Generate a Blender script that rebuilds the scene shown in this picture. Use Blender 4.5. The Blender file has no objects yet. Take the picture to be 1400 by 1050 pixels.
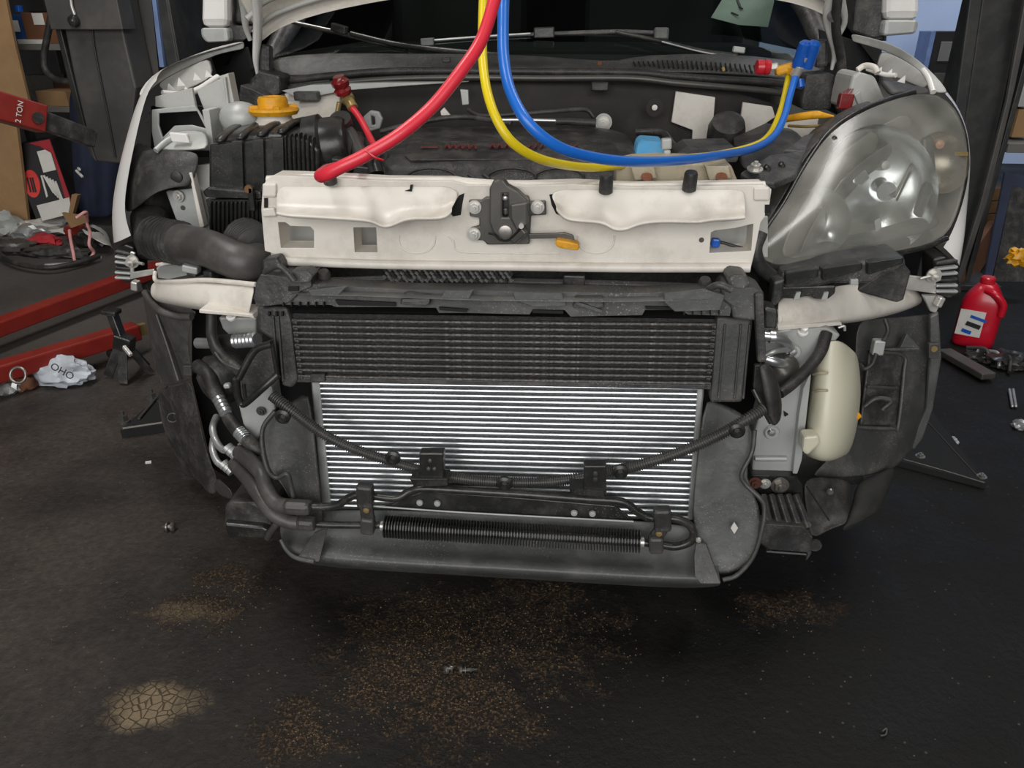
import bpy, bmesh, math, random
from mathutils import Vector, Matrix, noise as mnoise
from mathutils.geometry import tessellate_polygon
random.seed(7)
scene = bpy.context.scene
COL = scene.collection

# ------------------------------------------------------------------ camera
F = 1042.6                       # focal length in pixels of the 1400 px wide frame
CAM = Vector((0.1125, -1.1683, 1.0357))
PIT, YAW = math.radians(25.904), math.radians(4.996)
FW = Vector((-math.sin(YAW) * math.cos(PIT), math.cos(YAW) * math.cos(PIT), -math.sin(PIT)))
RT = Vector((math.cos(YAW), math.sin(YAW), 0.0))
UP = RT.cross(FW)
cd = bpy.data.cameras.new('camera')
cd.sensor_fit = 'HORIZONTAL'; cd.sensor_width = 36.0; cd.lens = 36.0 * F / 1400.0
cd.clip_start = 0.02
cam = bpy.data.objects.new('camera', cd); COL.objects.link(cam)
cam.matrix_world = Matrix((( RT.x, UP.x, -FW.x, CAM.x), (RT.y, UP.y, -FW.y, CAM.y), (RT.z, UP.z, -FW.z, CAM.z), (0, 0, 0, 1)))
scene.camera = cam

# ------------------------------------------------------------------ light
vs = scene.view_settings
vs.view_transform = 'Standard'; vs.look = 'None'; vs.gamma = 1.0; vs.use_curve_mapping = False
vs.exposure = 0.0
w = bpy.data.worlds.new('world'); scene.world = w; w.use_nodes = True
w.node_tree.nodes['Background'].inputs[0].default_value = (0.95, 0.97, 1.0, 1)
w.node_tree.nodes['Background'].inputs[1].default_value = 0.6

def area(name, loc, target, sx, sy, energy, color=(1, 1, 1)):
    l = bpy.data.lights.new(name, 'AREA'); l.shape = 'RECTANGLE'; l.size = sx; l.size_y = sy
    l.energy = energy; l.color = color
    o = bpy.data.objects.new(name, l); COL.objects.link(o); o.location = loc
    d = Vector(target) - Vector(loc)
    o.rotation_euler = d.to_track_quat('-Z', 'Y').to_euler()
    return o
# daylight through the open workshop door behind the photographer
area('door_daylight', (-0.3, -4.6, 2.3), (-0.1, 0.2, 0.6), 4.6, 2.8, 160, (1.0, 0.985, 0.96))
# ceiling strip lamps over the bay
area('ceiling_lamp_light', (-1.3, 0.4, 3.55), (-1.3, 0.4, 0), 0.5, 2.6, 60, (1.0, 0.98, 0.95))
area('ceiling_lamp_light', (1.5, 0.6, 3.55), (1.5, 0.6, 0), 0.5, 2.6, 42, (1.0, 0.98, 0.95))

# ------------------------------------------------------------------ pixel -> place (at a real depth)
def ray(px, py):
    return FW + RT * ((px - 700) / F) + UP * ((525 - py) / F)
def P(px, py, Y):
    d = ray(px, py); return CAM + d * ((Y - CAM.y) / d.y)
def PZ(px, py, z=0.0):
    d = ray(px, py); return CAM + d * ((z - CAM.z) / d.z)
SL = 0.1244                       # lean of the radiator pack
def PR(px, py, off=0.0):
    # plane Y = off + SL*(z-0.75)
    d = ray(px, py)
    t = (off + SL * (CAM.z - 0.75) - CAM.y) / (d.y - SL * d.z)
    return CAM + d * t
def onY(Y): return lambda x, y: P(x, y, Y)
def onR(off): return lambda x, y: PR(x, y, off)
def onZ(z): return lambda x, y: PZ(x, y, z)
def onPlane(a, b, c):             # plane through three (px,py,Y)
    A, B, C_ = P(*a), P(*b), P(*c); n = (B - A).cross(C_ - A)
    def f(x, y):
        d = ray(x, y); return CAM + d * ((A - CAM).dot(n) / d.dot(n))
    return f
def mpp(p):                       # metres per pixel at a point
    return (Vector(p) - CAM).dot(FW) / F

# ------------------------------------------------------------------ materials
def lin(c):
    if isinstance(c, str):
        c = [int(c[i:i + 2], 16) / 255 for i in (0, 2, 4)]
    return tuple((v / 12.92 if v <= 0.04045 else ((v + 0.055) / 1.055) ** 2.4) for v in c) + (1.0,)
MATS = {}
def mat(name, col, rough=0.5, metal=0.0, var=0.15, scale=18.0, bump=0.0, bscale=60.0, dirt=None, damt=0.5, dscale=9.0, coat=0.0, rvar=0.12, spec=0.5, speck=0.0, sscale=260.0):
    m = bpy.data.materials.new(name); m.use_nodes = True
    nt = m.node_tree; N = nt.nodes; L = nt.links; b = N['Principled BSDF']
    tc = N.new('ShaderNodeTexCoord')
    c = lin(col)
    n1 = N.new('ShaderNodeTexNoise'); n1.inputs['Scale'].default_value = scale; n1.inputs['Detail'].default_value = 5
    L.new(tc.outputs['Object'], n1.inputs['Vector'])
    r = N.new('ShaderNodeValToRGB')
    r.color_ramp.elements[0].position = 0.3; r.color_ramp.elements[1].position = 0.72
    r.color_ramp.elements[0].color = tuple(v * (1 - var) for v in c[:3]) + (1,)
    r.color_ramp.elements[1].color = tuple(min(1, v * (1 + var)) for v in c[:3]) + (1,)
    L.new(n1.outputs['Fac'], r.inputs['Fac'])
    out = r.outputs['Color']
    if dirt is not None:
        n2 = N.new('ShaderNodeTexNoise'); n2.inputs['Scale'].default_value = dscale; n2.inputs['Detail'].default_value = 8; n2.inputs['Roughness'].default_value = 0.7
        L.new(tc.outputs['Object'], n2.inputs['Vector'])
        rr = N.new('ShaderNodeMapRange'); rr.inputs['From Min'].default_value = 0.48; rr.inputs['From Max'].default_value = 0.72
        rr.inputs['To Max'].default_value = damt
        L.new(n2.outputs['Fac'], rr.inputs['Value'])
        mx = N.new('ShaderNodeMix'); mx.data_type = 'RGBA'
        L.new(rr.outputs['Result'], mx.inputs['Factor']); L.new(out, mx.inputs[6]); mx.inputs[7].default_value = lin(dirt)
        out = mx.outputs[2]
    if speck:
        v = N.new('ShaderNodeTexVoronoi'); v.inputs['Scale'].default_value = sscale; L.new(tc.outputs['Object'], v.inputs['Vector'])
        n4 = N.new('ShaderNodeTexNoise'); n4.inputs['Scale'].default_value = 9; L.new(tc.outputs['Object'], n4.inputs['Vector'])
        th = N.new('ShaderNodeMapRange'); th.inputs['From Min'].default_value = 0.35; th.inputs['From Max'].default_value = 0.75; th.inputs['To Min'].default_value = 0.05; th.inputs['To Max'].default_value = 0.30
        L.new(n4.outputs['Fac'], th.inputs['Value'])
        lt_ = N.new('ShaderNodeMath'); lt_.operation = 'LESS_THAN'; L.new(v.outputs['Distance'], lt_.inputs[0]); L.new(th.outputs[0], lt_.inputs[1])
        ml = N.new('ShaderNodeMath'); ml.operation = 'MULTIPLY'; L.new(lt_.outputs[0], ml.inputs[0]); ml.inputs[1].default_value = speck
        mx = N.new('ShaderNodeMix'); mx.data_type = 'RGBA'; L.new(ml.outputs[0], mx.inputs['Factor']); L.new(out, mx.inputs[6]); mx.inputs[7].default_value = lin('b0aca4')
        out = mx.outputs[2]
    L.new(out, b.inputs['Base Color'])
    b.inputs['Metallic'].default_value = metal
    b.inputs['Specular IOR Level'].default_value = spec
    mr = N.new('ShaderNodeMapRange'); mr.inputs['To Min'].default_value = max(0.02, rough - rvar); mr.inputs['To Max'].default_value = min(1, rough + rvar)
    L.new(n1.outputs['Fac'], mr.inputs['Value']); L.new(mr.outputs['Result'], b.inputs['Roughness'])
    if coat: b.inputs['Coat Weight'].default_value = coat; b.inputs['Coat Roughness'].default_value = 0.1
    if bump:
        n3 = N.new('ShaderNodeTexNoise'); n3.inputs['Scale'].default_value = bscale; n3.inputs['Detail'].default_value = 6
        L.new(tc.outputs['Object'], n3.inputs['Vector'])
        bp = N.new('ShaderNodeBump'); bp.inputs['Strength'].default_value = bump; bp.inputs['Distance'].default_value = 0.004
        L.new(n3.outputs['Fac'], bp.inputs['Height']); L.new(bp.outputs['Normal'], b.inputs['Normal'])
    MATS[name] = m
    return m
WHITE = mat('white_paint', 'e2dcd2', 0.42, 0, 0.04, 8, dirt='8d7f6d', damt=0.35, dscale=14, coat=0.15)
WHITEC = mat('white_clean', 'eceae6', 0.3, 0, 0.03, 8, coat=0.4, dirt='b9b2a6', damt=0.2)
BODYG = mat('primer_grey_white', 'b9b9b4', 0.45, 0, 0.06, 10, dirt='77736a', damt=0.35, dscale=12)
BLK = mat('black_plastic', '353434', 0.45, 0, 0.35, 22, bump=0.3, bscale=90, dirt='756f67', damt=0.5, dscale=24, speck=0.3)
BLKG = mat('black_gloss_plastic', '262625', 0.3, 0, 0.3, 20, bump=0.15, bscale=50, dirt='5c5851', damt=0.4, dscale=25, speck=0.2)
GRYP = mat('grey_plastic', '4d4e4d', 0.45, 0, 0.22, 12, bump=0.25, bscale=60, dirt='7d7a73', damt=0.45, dscale=13, speck=0.35, sscale=200)
GRYD = mat('dark_grey_plastic', '424241', 0.45, 0, 0.25, 12, bump=0.25, bscale=60, dirt='757069', damt=0.45, dscale=15, speck=0.35, sscale=220)
RUB = mat('rubber', '2e2d2c', 0.5, 0, 0.3, 30, bump=0.3, bscale=70, dirt='67625a', damt=0.5, dscale=16, speck=0.2)
LOOM = mat('loom_plastic', '3f3e3d', 0.35, 0, 0.2, 40, dirt='6d6a65', damt=0.3, dscale=30)
RUBG = mat('grey_rubber', '454341', 0.42, 0, 0.15, 14, bump=0.1, bscale=60, dirt='77706a', damt=0.4, dscale=18)
ALU = mat('aluminium', 'd6d8da', 0.3, 0.85, 0.06, 40, rvar=0.08)
ALUD = mat('dull_aluminium', 'b4b5b4', 0.42, 0.6, 0.15, 30, dirt='77736b', damt=0.4)
STEEL = mat('steel', '9a9690', 0.35, 0.8, 0.15, 60, dirt='5a4c40', damt=0.4, dscale=30)
ZINC = mat('zinc', 'cfccc6', 0.35, 0.6, 0.1, 50)
DSTEEL = mat('dark_steel', '5b5955', 0.42, 0.5, 0.12, 30, dirt='6e6a63', damt=0.3, dscale=25)
DARK = mat('dark_insulation', '302d2a', 0.8, 0, 0.25, 14, bump=0.3, bscale=40, dirt='4b4640', damt=0.4)
PIT_ = mat('black_and_shade', '131313', 0.8, 0, 0.3, 10)  # plain black for parts, also painted shade in gaps and openings
FINB = mat('black_fins', '161616', 0.5, 0.2, 0.3, 300, bump=0.4, bscale=700, dirt='5b564e', damt=0.35, dscale=160)
FINS = mat('silver_fins', '6d7072', 0.5, 0.5, 0.35, 260, bump=0.5, bscale=600)
TUBB = mat('intercooler_tube', '3c3b3a', 0.42, 0.3, 0.2, 60, bump=0.3, bscale=350, dirt='9b948a', damt=0.55, dscale=220)
YEL = mat('yellow_plastic', 'e2a21a', 0.45, 0, 0.12, 20, dirt='6b4a12', damt=0.5, dscale=40)
YELH = mat('yellow_hose', 'f4d91c', 0.35, 0, 0.03, 10, coat=0.2)
REDH = mat('red_hose', 'e23243', 0.38, 0, 0.04, 10, coat=0.2)
BLUH = mat('blue_hose', '1f6fd2', 0.35, 0, 0.04, 10, coat=0.2)
REDK = mat('red_knob', 'c42230', 0.3, 0, 0.1, 20, coat=0.3)
DREDK = mat('dark_red_knob', '7c1a1c', 0.3, 0, 0.25, 30, coat=0.3)
BLUK = mat('blue_knob', '1757b4', 0.3, 0, 0.15, 20, coat=0.3)
BRASS = mat('brass', 'b39c66', 0.35, 0.6, 0.15, 40)
CREAM = mat('cream_tank', 'd3cfb9', 0.4, 0, 0.05, 5, dirt='a9a188', damt=0.3, dscale=6, coat=0.1)
CREAMD = mat('stained_tank', 'b6ab93', 0.5, 0, 0.12, 12, dirt='6f5c42', damt=0.6, dscale=18)
BLUC = mat('blue_cap', '4f9fd0', 0.5, 0, 0.1, 30, dirt='6c7c80', damt=0.4, dscale=40)
GALV = mat('galvanised', 'b3b5b2', 0.45, 0.2, 0.08, 16, dirt='7f7a6c', damt=0.4, dscale=10)
REDP = mat('red_enamel', '86261f', 0.4, 0, 0.15, 10, dirt='4a1a16', damt=0.4, dscale=8, coat=0.1)
POSTM = mat('lift_dark_enamel', '2b2c2c', 0.45, 0, 0.3, 6, dirt='5c5850', damt=0.45, dscale=5)
POSTG = mat('lift_grey_plate', '4a4947', 0.5, 0.1, 0.2, 6, dirt='6b655b', damt=0.5, dscale=7)
POSTB = mat('blue_grey_and_reflection', '7f95c2', 0.35, 0.3, 0.2, 8)  # bluish light reflection put into the colour of the guide rails
CARD = mat('cardboard', '9b7a54', 0.8, 0, 0.12, 8, dirt='6f5539', damt=0.3)
CARDD = mat('brown_cardboard', '6b452c', 0.8, 0, 0.15, 8)
WOOD = mat('pallet_wood', '8a6a48', 0.75, 0, 0.25, 20, bump=0.2, bscale=40, dirt='4b3826', damt=0.5)
NAVY = mat('navy_cloth', '1b2338', 0.85, 0, 0.3, 12, bump=0.4, bscale=25)
BLUPL = mat('blue_plastic', '27497f', 0.4, 0, 0.2, 12, coat=0.2)
REDPL = mat('red_jug_plastic', 'c4142b', 0.3, 0, 0.06, 8, coat=0.3)
REDBX = mat('red_print', '9c1b25', 0.45, 0, 0.15, 12)
BLKBX = mat('black_print', '1d1a1b', 0.5, 0, 0.2, 12)
REDOV = mat('red_oval_print', 'd23a35', 0.45, 0, 0.15, 14)
PAPER = mat('white_paper', 'd6d3cc', 0.7, 0, 0.08, 14, dirt='9d9890', damt=0.3)
PAPERG = mat('green_grey_paper', '63776a', 0.7, 0, 0.1, 20)
INK = mat('black_ink', '17171a', 0.6, 0, 0.1, 10)
BAGM = mat('grey_plastic_bag', 'b5bbc2', 0.35, 0, 0.12, 20, bump=0.5, bscale=40)
REDTX = mat('faded_red_print', '6e2a2a', 0.6, 0, 0.4, 120)
TANST = mat('dry_mud', '8d7658', 0.9, 0, 0.25, 60)
SHELF = mat('shelf_grey', '74726c', 0.55, 0, 0.15, 8, dirt='4a4741', damt=0.4)
MESHM = mat('woven_heat_shield', '565250', 0.4, 0.4, 0.9, 140, rvar=0.2)
CLOTHR = mat('red_rag', 'b23138', 0.8, 0, 0.2, 20)
PINKC = mat('pink_rope', 'd79a98', 0.7, 0, 0.15, 30)
TYRE = mat('tyre_rubber', '232322', 0.75, 0, 0.25, 20, bump=0.3, bscale=60, dirt='4b463f', damt=0.4)

def facing(N, L, lo, hi):
    lw = N.new('ShaderNodeLayerWeight'); lw.inputs[0].default_value = 0.5
    p = N.new('ShaderNodeMath'); p.operation = 'POWER'; L.new(lw.outputs['Facing'], p.inputs[0]); p.inputs[1].default_value = 4.0
    m_ = N.new('ShaderNodeMapRange'); L.new(p.outputs[0], m_.inputs['Value']); m_.inputs['To Min'].default_value = lo; m_.inputs['To Max'].default_value = hi
    return m_
def glassmat():
    m = bpy.data.materials.new('windscreen_glass'); m.use_nodes = True
    nt = m.node_tree; N = nt.nodes; L = nt.links; N.remove(N['Principled BSDF'])
    t = N.new('ShaderNodeBsdfTransparent'); t.inputs[0].default_value = (0.45, 0.5, 0.47, 1)
    g = N.new('ShaderNodeBsdfGlossy'); g.inputs['Roughness'].default_value = 0.06; g.inputs['Color'].default_value = (0.9, 0.95, 0.95, 1)
    f = facing(N, L, 0.035, 0.7)
    mx = N.new('ShaderNodeMixShader'); L.new(f.outputs[0], mx.inputs[0]); L.new(t.outputs[0], mx.inputs[1]); L.new(g.outputs[0], mx.inputs[2])
    L.new(mx.outputs[0], N['Material Output'].inputs[0]); return m
GLASS = glassmat()
TINT = glassmat(); TINT.name = 'tinted_glass'; [setattr(n.inputs[0], 'default_value', (.04, .045, .05, 1)) for n in TINT.node_tree.nodes if n.type == 'BSDF_TRANSPARENT']
def lensmat():
    m = bpy.data.materials.new('hazed_lens'); m.use_nodes = True
    nt = m.node_tree; N = nt.nodes; L = nt.links; N.remove(N['Principled BSDF'])
    t = N.new('ShaderNodeBsdfTransparent'); t.inputs[0].default_value = (0.9, 0.92, 0.9, 1)
    p = N.new('ShaderNodeBsdfPrincipled'); p.inputs['Base Color'].default_value = lin('c0beb4'); p.inputs['Roughness'].default_value = 0.25
    tc = N.new('ShaderNodeTexCoord'); n = N.new('ShaderNodeTexNoise'); n.inputs['Scale'].default_value = 9; n.inputs['Detail'].default_value = 6
    L.new(tc.outputs['Object'], n.inputs['Vector'])
    mr = N.new('ShaderNodeMapRange'); mr.inputs['From Min'].default_value = 0.3; mr.inputs['From Max'].default_value = 0.75; mr.inputs['To Min'].default_value = 0.14; mr.inputs['To Max'].default_value = 0.46
    L.new(n.outputs['Fac'], mr.inputs['Value'])
    mx = N.new('ShaderNodeMixShader'); L.new(mr.outputs[0], mx.inputs[0]); L.new(t.outputs[0], mx.inputs[1]); L.new(p.outputs[0], mx.inputs[2])
    g = N.new('ShaderNodeBsdfGlossy'); g.inputs['Roughness'].default_value = 0.22
    f = facing(N, L, 0.05, 0.7)
    m2 = N.new('ShaderNodeMixShader'); L.new(f.outputs[0], m2.inputs[0]); L.new(mx.outputs[0], m2.inputs[1]); L.new(g.outputs[0], m2.inputs[2])
    L.new(m2.outputs[0], N['Material Output'].inputs[0]); return m
LENS = lensmat()
CHROME = mat('chrome_reflector', 'f0f1f2', 0.26, 1.0, 0.03, 10, rvar=0.08)
AMBER = mat('amber_bulb', 'c9967a', 0.3, 0, 0.2, 20, coat=0.4)

# ------------------------------------------------------------------ object helpers
ORG = {}
def link(name, me, m, parent=None, bev=0.0, sub=0, solid=0.0, smooth=True, kind=None, label=None, seg=2, org=None, off=0.0):
    vs_ = [v.co.copy() for v in me.vertices]
    if org is None:
        mn = Vector([min(v[i] for v in vs_) for i in range(3)]); mx = Vector([max(v[i] for v in vs_) for i in range(3)])
        org = Vector(((mn.x + mx.x) / 2, (mn.y + mx.y) / 2, mn.z))
    me.transform(Matrix.Translation(-org))
    if m: me.materials.append(m)
    o = bpy.data.objects.new(name, me); COL.objects.link(o)
    if parent is not None:
        o.parent = parent; o.location = org - ORG[parent.name]
    else: o.location = org
    ORG[o.name] = org.copy()
    if smooth:
        for p in me.polygons: p.use_smooth = True
    if solid:
        s = o.modifiers.new('s', 'SOLIDIFY'); s.thickness = solid; s.offset = off
    if sub:
        s = o.modifiers.new('d', 'SUBSURF'); s.levels = sub; s.render_levels = sub; s.boundary_smooth = 'PRESERVE_CORNERS'
    if bev:
        b = o.modifiers.new('b', 'BEVEL'); b.width = bev; b.segments = seg; b.limit_method = 'ANGLE'; b.angle_limit = math.radians(35)
        b.harden_normals = False
    if kind: o['kind'] = kind
    if label: o['label'] = label
    if smooth and not sub and hasattr(me, 'set_sharp_from_angle'): me.set_sharp_from_angle(angle=math.radians(38))
    return o
def pymesh(name, verts, faces):
    me = bpy.data.meshes.new(name); me.from_pydata([tuple(v) for v in verts], [], faces); me.validate(); me.update()
    bm = bmesh.new(); bm.from_mesh(me); bmesh.ops.recalc_face_normals(bm, faces=bm.faces); bm.to_mesh(me); bm.free()
    return me
def thing(name, label, cat, loc, group=None, rz=0):
    o = bpy.data.objects.new(name, None); COL.objects.link(o); o.location = loc; o.empty_display_size = 0.1
    o['label'] = label; o['category'] = cat
    if group: o['group'] = group
    ORG[o.name] = Vector(loc); return o
def tag(o, label, cat, group=None):
    o['label'] = label; o['category'] = cat
    if group: o['group'] = group
    return o

def plate(name, outline, fn, th, m, parent=None, holes=(), bev=0.0015, ext=(0, 1, 0), **k):
    loops = [[fn(*p) for p in outline]] + [[fn(*p) for p in h] for h in holes]
    flat = [v for l in loops for v in l]; n = len(flat)
    tris = tessellate_polygon([[tuple(v) for v in l] for l in loops])
    e = Vector(ext).normalized() * th
    verts = flat + [v + e for v in flat]
    faces = [tuple(t) for t in tris] + [tuple(i + n for i in reversed(t)) for t in tris]
    s = 0
    for l in loops:
        for i in range(len(l)):
            a, b = s + i, s + (i + 1) % len(l); faces.append((a, b, b + n, a + n))
        s += len(l)
    return link(name, pymesh(name, verts, faces), m, parent, bev=bev, smooth=False, **k)
def rect(x0, y0, x1, y1): return [(x0, y0), (x1, y0), (x1, y1), (x0, y1)]

def surf(name, rows, m, parent=None, solid=0.003, sub=1, raw=False, **k):
    pts = [[(Vector(p) if raw else P(*p)) for p in r] for r in rows]
    nc = len(pts[0]); verts = [p for r in pts for p in r]; faces = []
    for i in range(len(pts) - 1):
        for j in range(nc - 1):
            a = i * nc + j; faces.append((a, a + 1, a + nc + 1, a + nc))
    return link(name, pymesh(name, verts, faces), m, parent, sub=sub, solid=solid, **k)

def spline(pts, n=8):
    pts = [Vector(p) for p in pts]
    if len(pts) < 3: return [pts[0].lerp(pts[-1], i / n) for i in range(n + 1)]
    q = [pts[0] * 2 - pts[1]] + pts + [pts[-1] * 2 - pts[-2]]; out = []
    for i in range(1, len(q) - 2):
        a, b, c, d = q[i - 1:i + 3]
        for s in range(n):
            t = s / n
            out.append(0.5 * ((2 * b) + (c - a) * t + (2 * a - 5 * b + 4 * c - d) * t * t + (3 * b - 3 * c + d - a) * t ** 3))
    out.append(pts[-1]); return out
def tubemesh(name, path, rad, seg=12, flat=1.0, upv=None):
    n = len(path); verts = []; faces = []
    T = [(path[min(i + 1, n - 1)] - path[max(i - 1, 0)]).normalized() for i in range(n)]
    u = Vector(upv) if upv else Vector((0, 0, 1))
    if abs(u.dot(T[0])) > 0.95: u = Vector((1, 0, 0))
    u = (u - T[0] * u.dot(T[0])).normalized()
    for i in range(n):
        u = (u - T[i] * u.dot(T[i])); u = u.normalized() if u.length > 1e-6 else Vector((1, 0, 0)); v = T[i].cross(u)
        r = rad[i] if isinstance(rad, (list, tuple)) else rad
        for s in range(seg):
            a = 2 * math.pi * s / seg; verts.append(path[i] + u * (math.cos(a) * r * flat) + v * (math.sin(a) * r))
    for i in range(n - 1):
        for s in range(seg):
            a = i * seg + s; b = i * seg + (s + 1) % seg; faces.append((a, b, b + seg, a + seg))
    faces.append(tuple(reversed(range(seg)))); faces.append(tuple(range((n - 1) * seg, n * seg)))
    return pymesh(name, verts, faces)
def tube(name, pts, r, m, parent=None, n=8, seg=12, flat=1.0, upv=None, **k):
    path = spline(pts, n)
    if isinstance(r, (list, tuple)):
        L = len(r) - 1; rr = []
        for i in range(len(path)):
            t = i / (len(path) - 1) * L; j = min(int(t), L - 1); rr.append(r[j] + (r[j + 1] - r[j]) * (t - j))
        r = rr
    return link(name, tubemesh(name, path, r, seg, flat, upv), m, parent, **k)
def ptube(name, pp, rp, m, parent=None, **k):    # pixel points (px,py,Y), radius in pixels at the first point
    pts = [P(*p) for p in pp]
    r = [a * mpp(q) for a, q in zip(rp, pts)] if isinstance(rp, (list, tuple)) else rp * mpp(pts[0])
    return tube(name, pts, r, m, parent, **k)
def corr(name, pts, r, pitch, amp, m, parent=None, seg=12, **k):
    path0 = spline(pts, 16); L = [0]
    for a, b in zip(path0, path0[1:]): L.append(L[-1] + (b - a).length)
    N = max(4, int(L[-1] / pitch)); path = []; rad = []
    import bisect
    for i in range(N * 4 + 1):
        s = L[-1] * i / (N * 4); j = min(max(bisect.bisect_right(L, s) - 1, 0), len(L) - 2)
        t = (s - L[j]) / max(1e-9, L[j + 1] - L[j]); path.append(path0[j].lerp(path0[j + 1], min(1, t)))
        rad.append(r + (amp if i % 4 in (1, 2) else -amp))
    return link(name, tubemesh(name, path, rad, seg), m, parent, **k)
def lathe(name, prof, origin, axis, m, parent=None, seg=24, open_=False, **k):
    ax = Vector(axis).normalized(); u = Vector((1, 0, 0)) if abs(ax.x) < 0.9 else Vector((0, 1, 0))
    u = (u - ax * ax.dot(u)).normalized(); v = ax.cross(u); verts = []; faces = []; o0 = Vector(origin)
    for (r, h) in prof:
        for s in range(seg):
            a = 2 * math.pi * s / seg; verts.append(o0 + ax * h + (u * math.cos(a) + v * math.sin(a)) * max(r, 1e-5))
    for i in range(len(prof) - 1):
        for s in range(seg):
            a = i * seg + s; b = i * seg + (s + 1) % seg; faces.append((a, b, b + seg, a + seg))
    if not open_: faces.append(tuple(reversed(range(seg))))
    faces.append(tuple(range((len(prof) - 1) * seg, len(prof) * seg)))
    return link(name, pymesh(name, verts, faces), m, parent, **k)
def box(name, c, size, m, parent=None, rot=None, bev=0.003, **k):
    M = rot if rot is not None else Matrix.Identity(3); h = Vector(size) / 2; verts = []
    for sx in (-1, 1):
        for sy in (-1, 1):
            for sz in (-1, 1): verts.append(Vector(c) + M @ Vector((sx * h.x, sy * h.y, sz * h.z)))
    faces = [(0, 1, 3, 2), (4, 6, 7, 5), (0, 4, 5, 1), (2, 3, 7, 6), (0, 2, 6, 4), (1, 5, 7, 3)]
    return link(name, pymesh(name, verts, faces), m, parent, bev=bev, smooth=False, **k)
def RZ(d): return Matrix.Rotation(math.radians(d), 3, 'Z')
def RX(d): return Matrix.Rotation(math.radians(d), 3, 'X')
def RY(d): return Matrix.Rotation(math.radians(d), 3, 'Y')
def bar(name, a, b, w, h, m, parent=None, bev=0.003, upv=(0, 0, 1), **k):
    a, b = Vector(a), Vector(b); t = (b - a).normalized(); s = t.cross(Vector(upv)).normalized(); u = s.cross(t)
    verts = [p + s * (w / 2 * i) + u * (h / 2 * j) for p in (a, b) for (i, j) in ((-1, -1), (1, -1), (1, 1), (-1, 1))]
    faces = [(3, 2, 1, 0), (4, 5, 6, 7)] + [(i, (i + 1) % 4, (i + 1) % 4 + 4, i + 4) for i in range(4)]
    return link(name, pymesh(name, verts, faces), m, parent, bev=bev, smooth=False, **k)
def bolt(name, p, axis, r, m, parent=None, washer=True, h=None):
    h = h or r * 0.9; ax = Vector(axis).normalized(); u = Vector((0, 0, 1)) if abs(ax.z) < 0.9 else Vector((1, 0, 0))
    u = (u - ax * ax.dot(u)).normalized(); v = ax.cross(u); verts = []; faces = []
    def ring(rr, hh, n):
        s = len(verts)
        for i in range(n):
            a = 2 * math.pi * i / n; verts.append(Vector(p) + ax * hh + (u * math.cos(a) + v * math.sin(a)) * rr)
        return s, n
    def joinr(A, B):
        for i in range(A[1]): faces.append((A[0] + i, A[0] + (i + 1) % A[1], B[0] + (i + 1) % A[1], B[0] + i))
    def cap(A): faces.append(tuple(range(A[0], A[0] + A[1])))
    if washer:
        a = ring(r * 1.5, 0, 16); b = ring(r * 1.5, h * 0.25, 16); joinr(a, b); cap(b)
    a = ring(r, h * 0.2, 6); b = ring(r, h, 6); joinr(a, b); cap(b)
    a = ring(r * 0.45, h * 0.9, 10); b = ring(r * 0.4, h * 1.5, 10); joinr(a, b); cap(b)
    return link(name, pymesh(name, verts, faces), m, parent, smooth=False)
def text_mesh(name, s, size, fn_mat, m, parent=None, ext=0.0006):
    c = bpy.data.curves.new(name, 'FONT'); c.body = s; c.size = size; c.extrude = ext; c.align_x = 'CENTER'; c.align_y = 'CENTER'
    o = bpy.data.objects.new('tmp_text', c); COL.objects.link(o)
    dg = bpy.context.evaluated_depsgraph_get(); me = bpy.data.meshes.new_from_object(o.evaluated_get(dg))
    bpy.data.objects.remove(o); bpy.data.curves.remove(c); me.materials.clear()
    me.transform(fn_mat); return link(name, me, m, parent, smooth=False)
def frame(p, xdir, ydir):
    x = Vector(xdir).normalized(); y = Vector(ydir); y = (y - x * x.dot(y)).normalized(); z = x.cross(y)
    return Matrix(((x.x, y.x, z.x, p[0]), (x.y, y.y, z.y, p[1]), (x.z, y.z, z.z, p[2]), (0, 0, 0, 1)))
def dup(o, parent, delta):
    c = o.copy(); COL.objects.link(c); c.parent = parent; c.location = o.location + Vector(delta); return c

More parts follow.
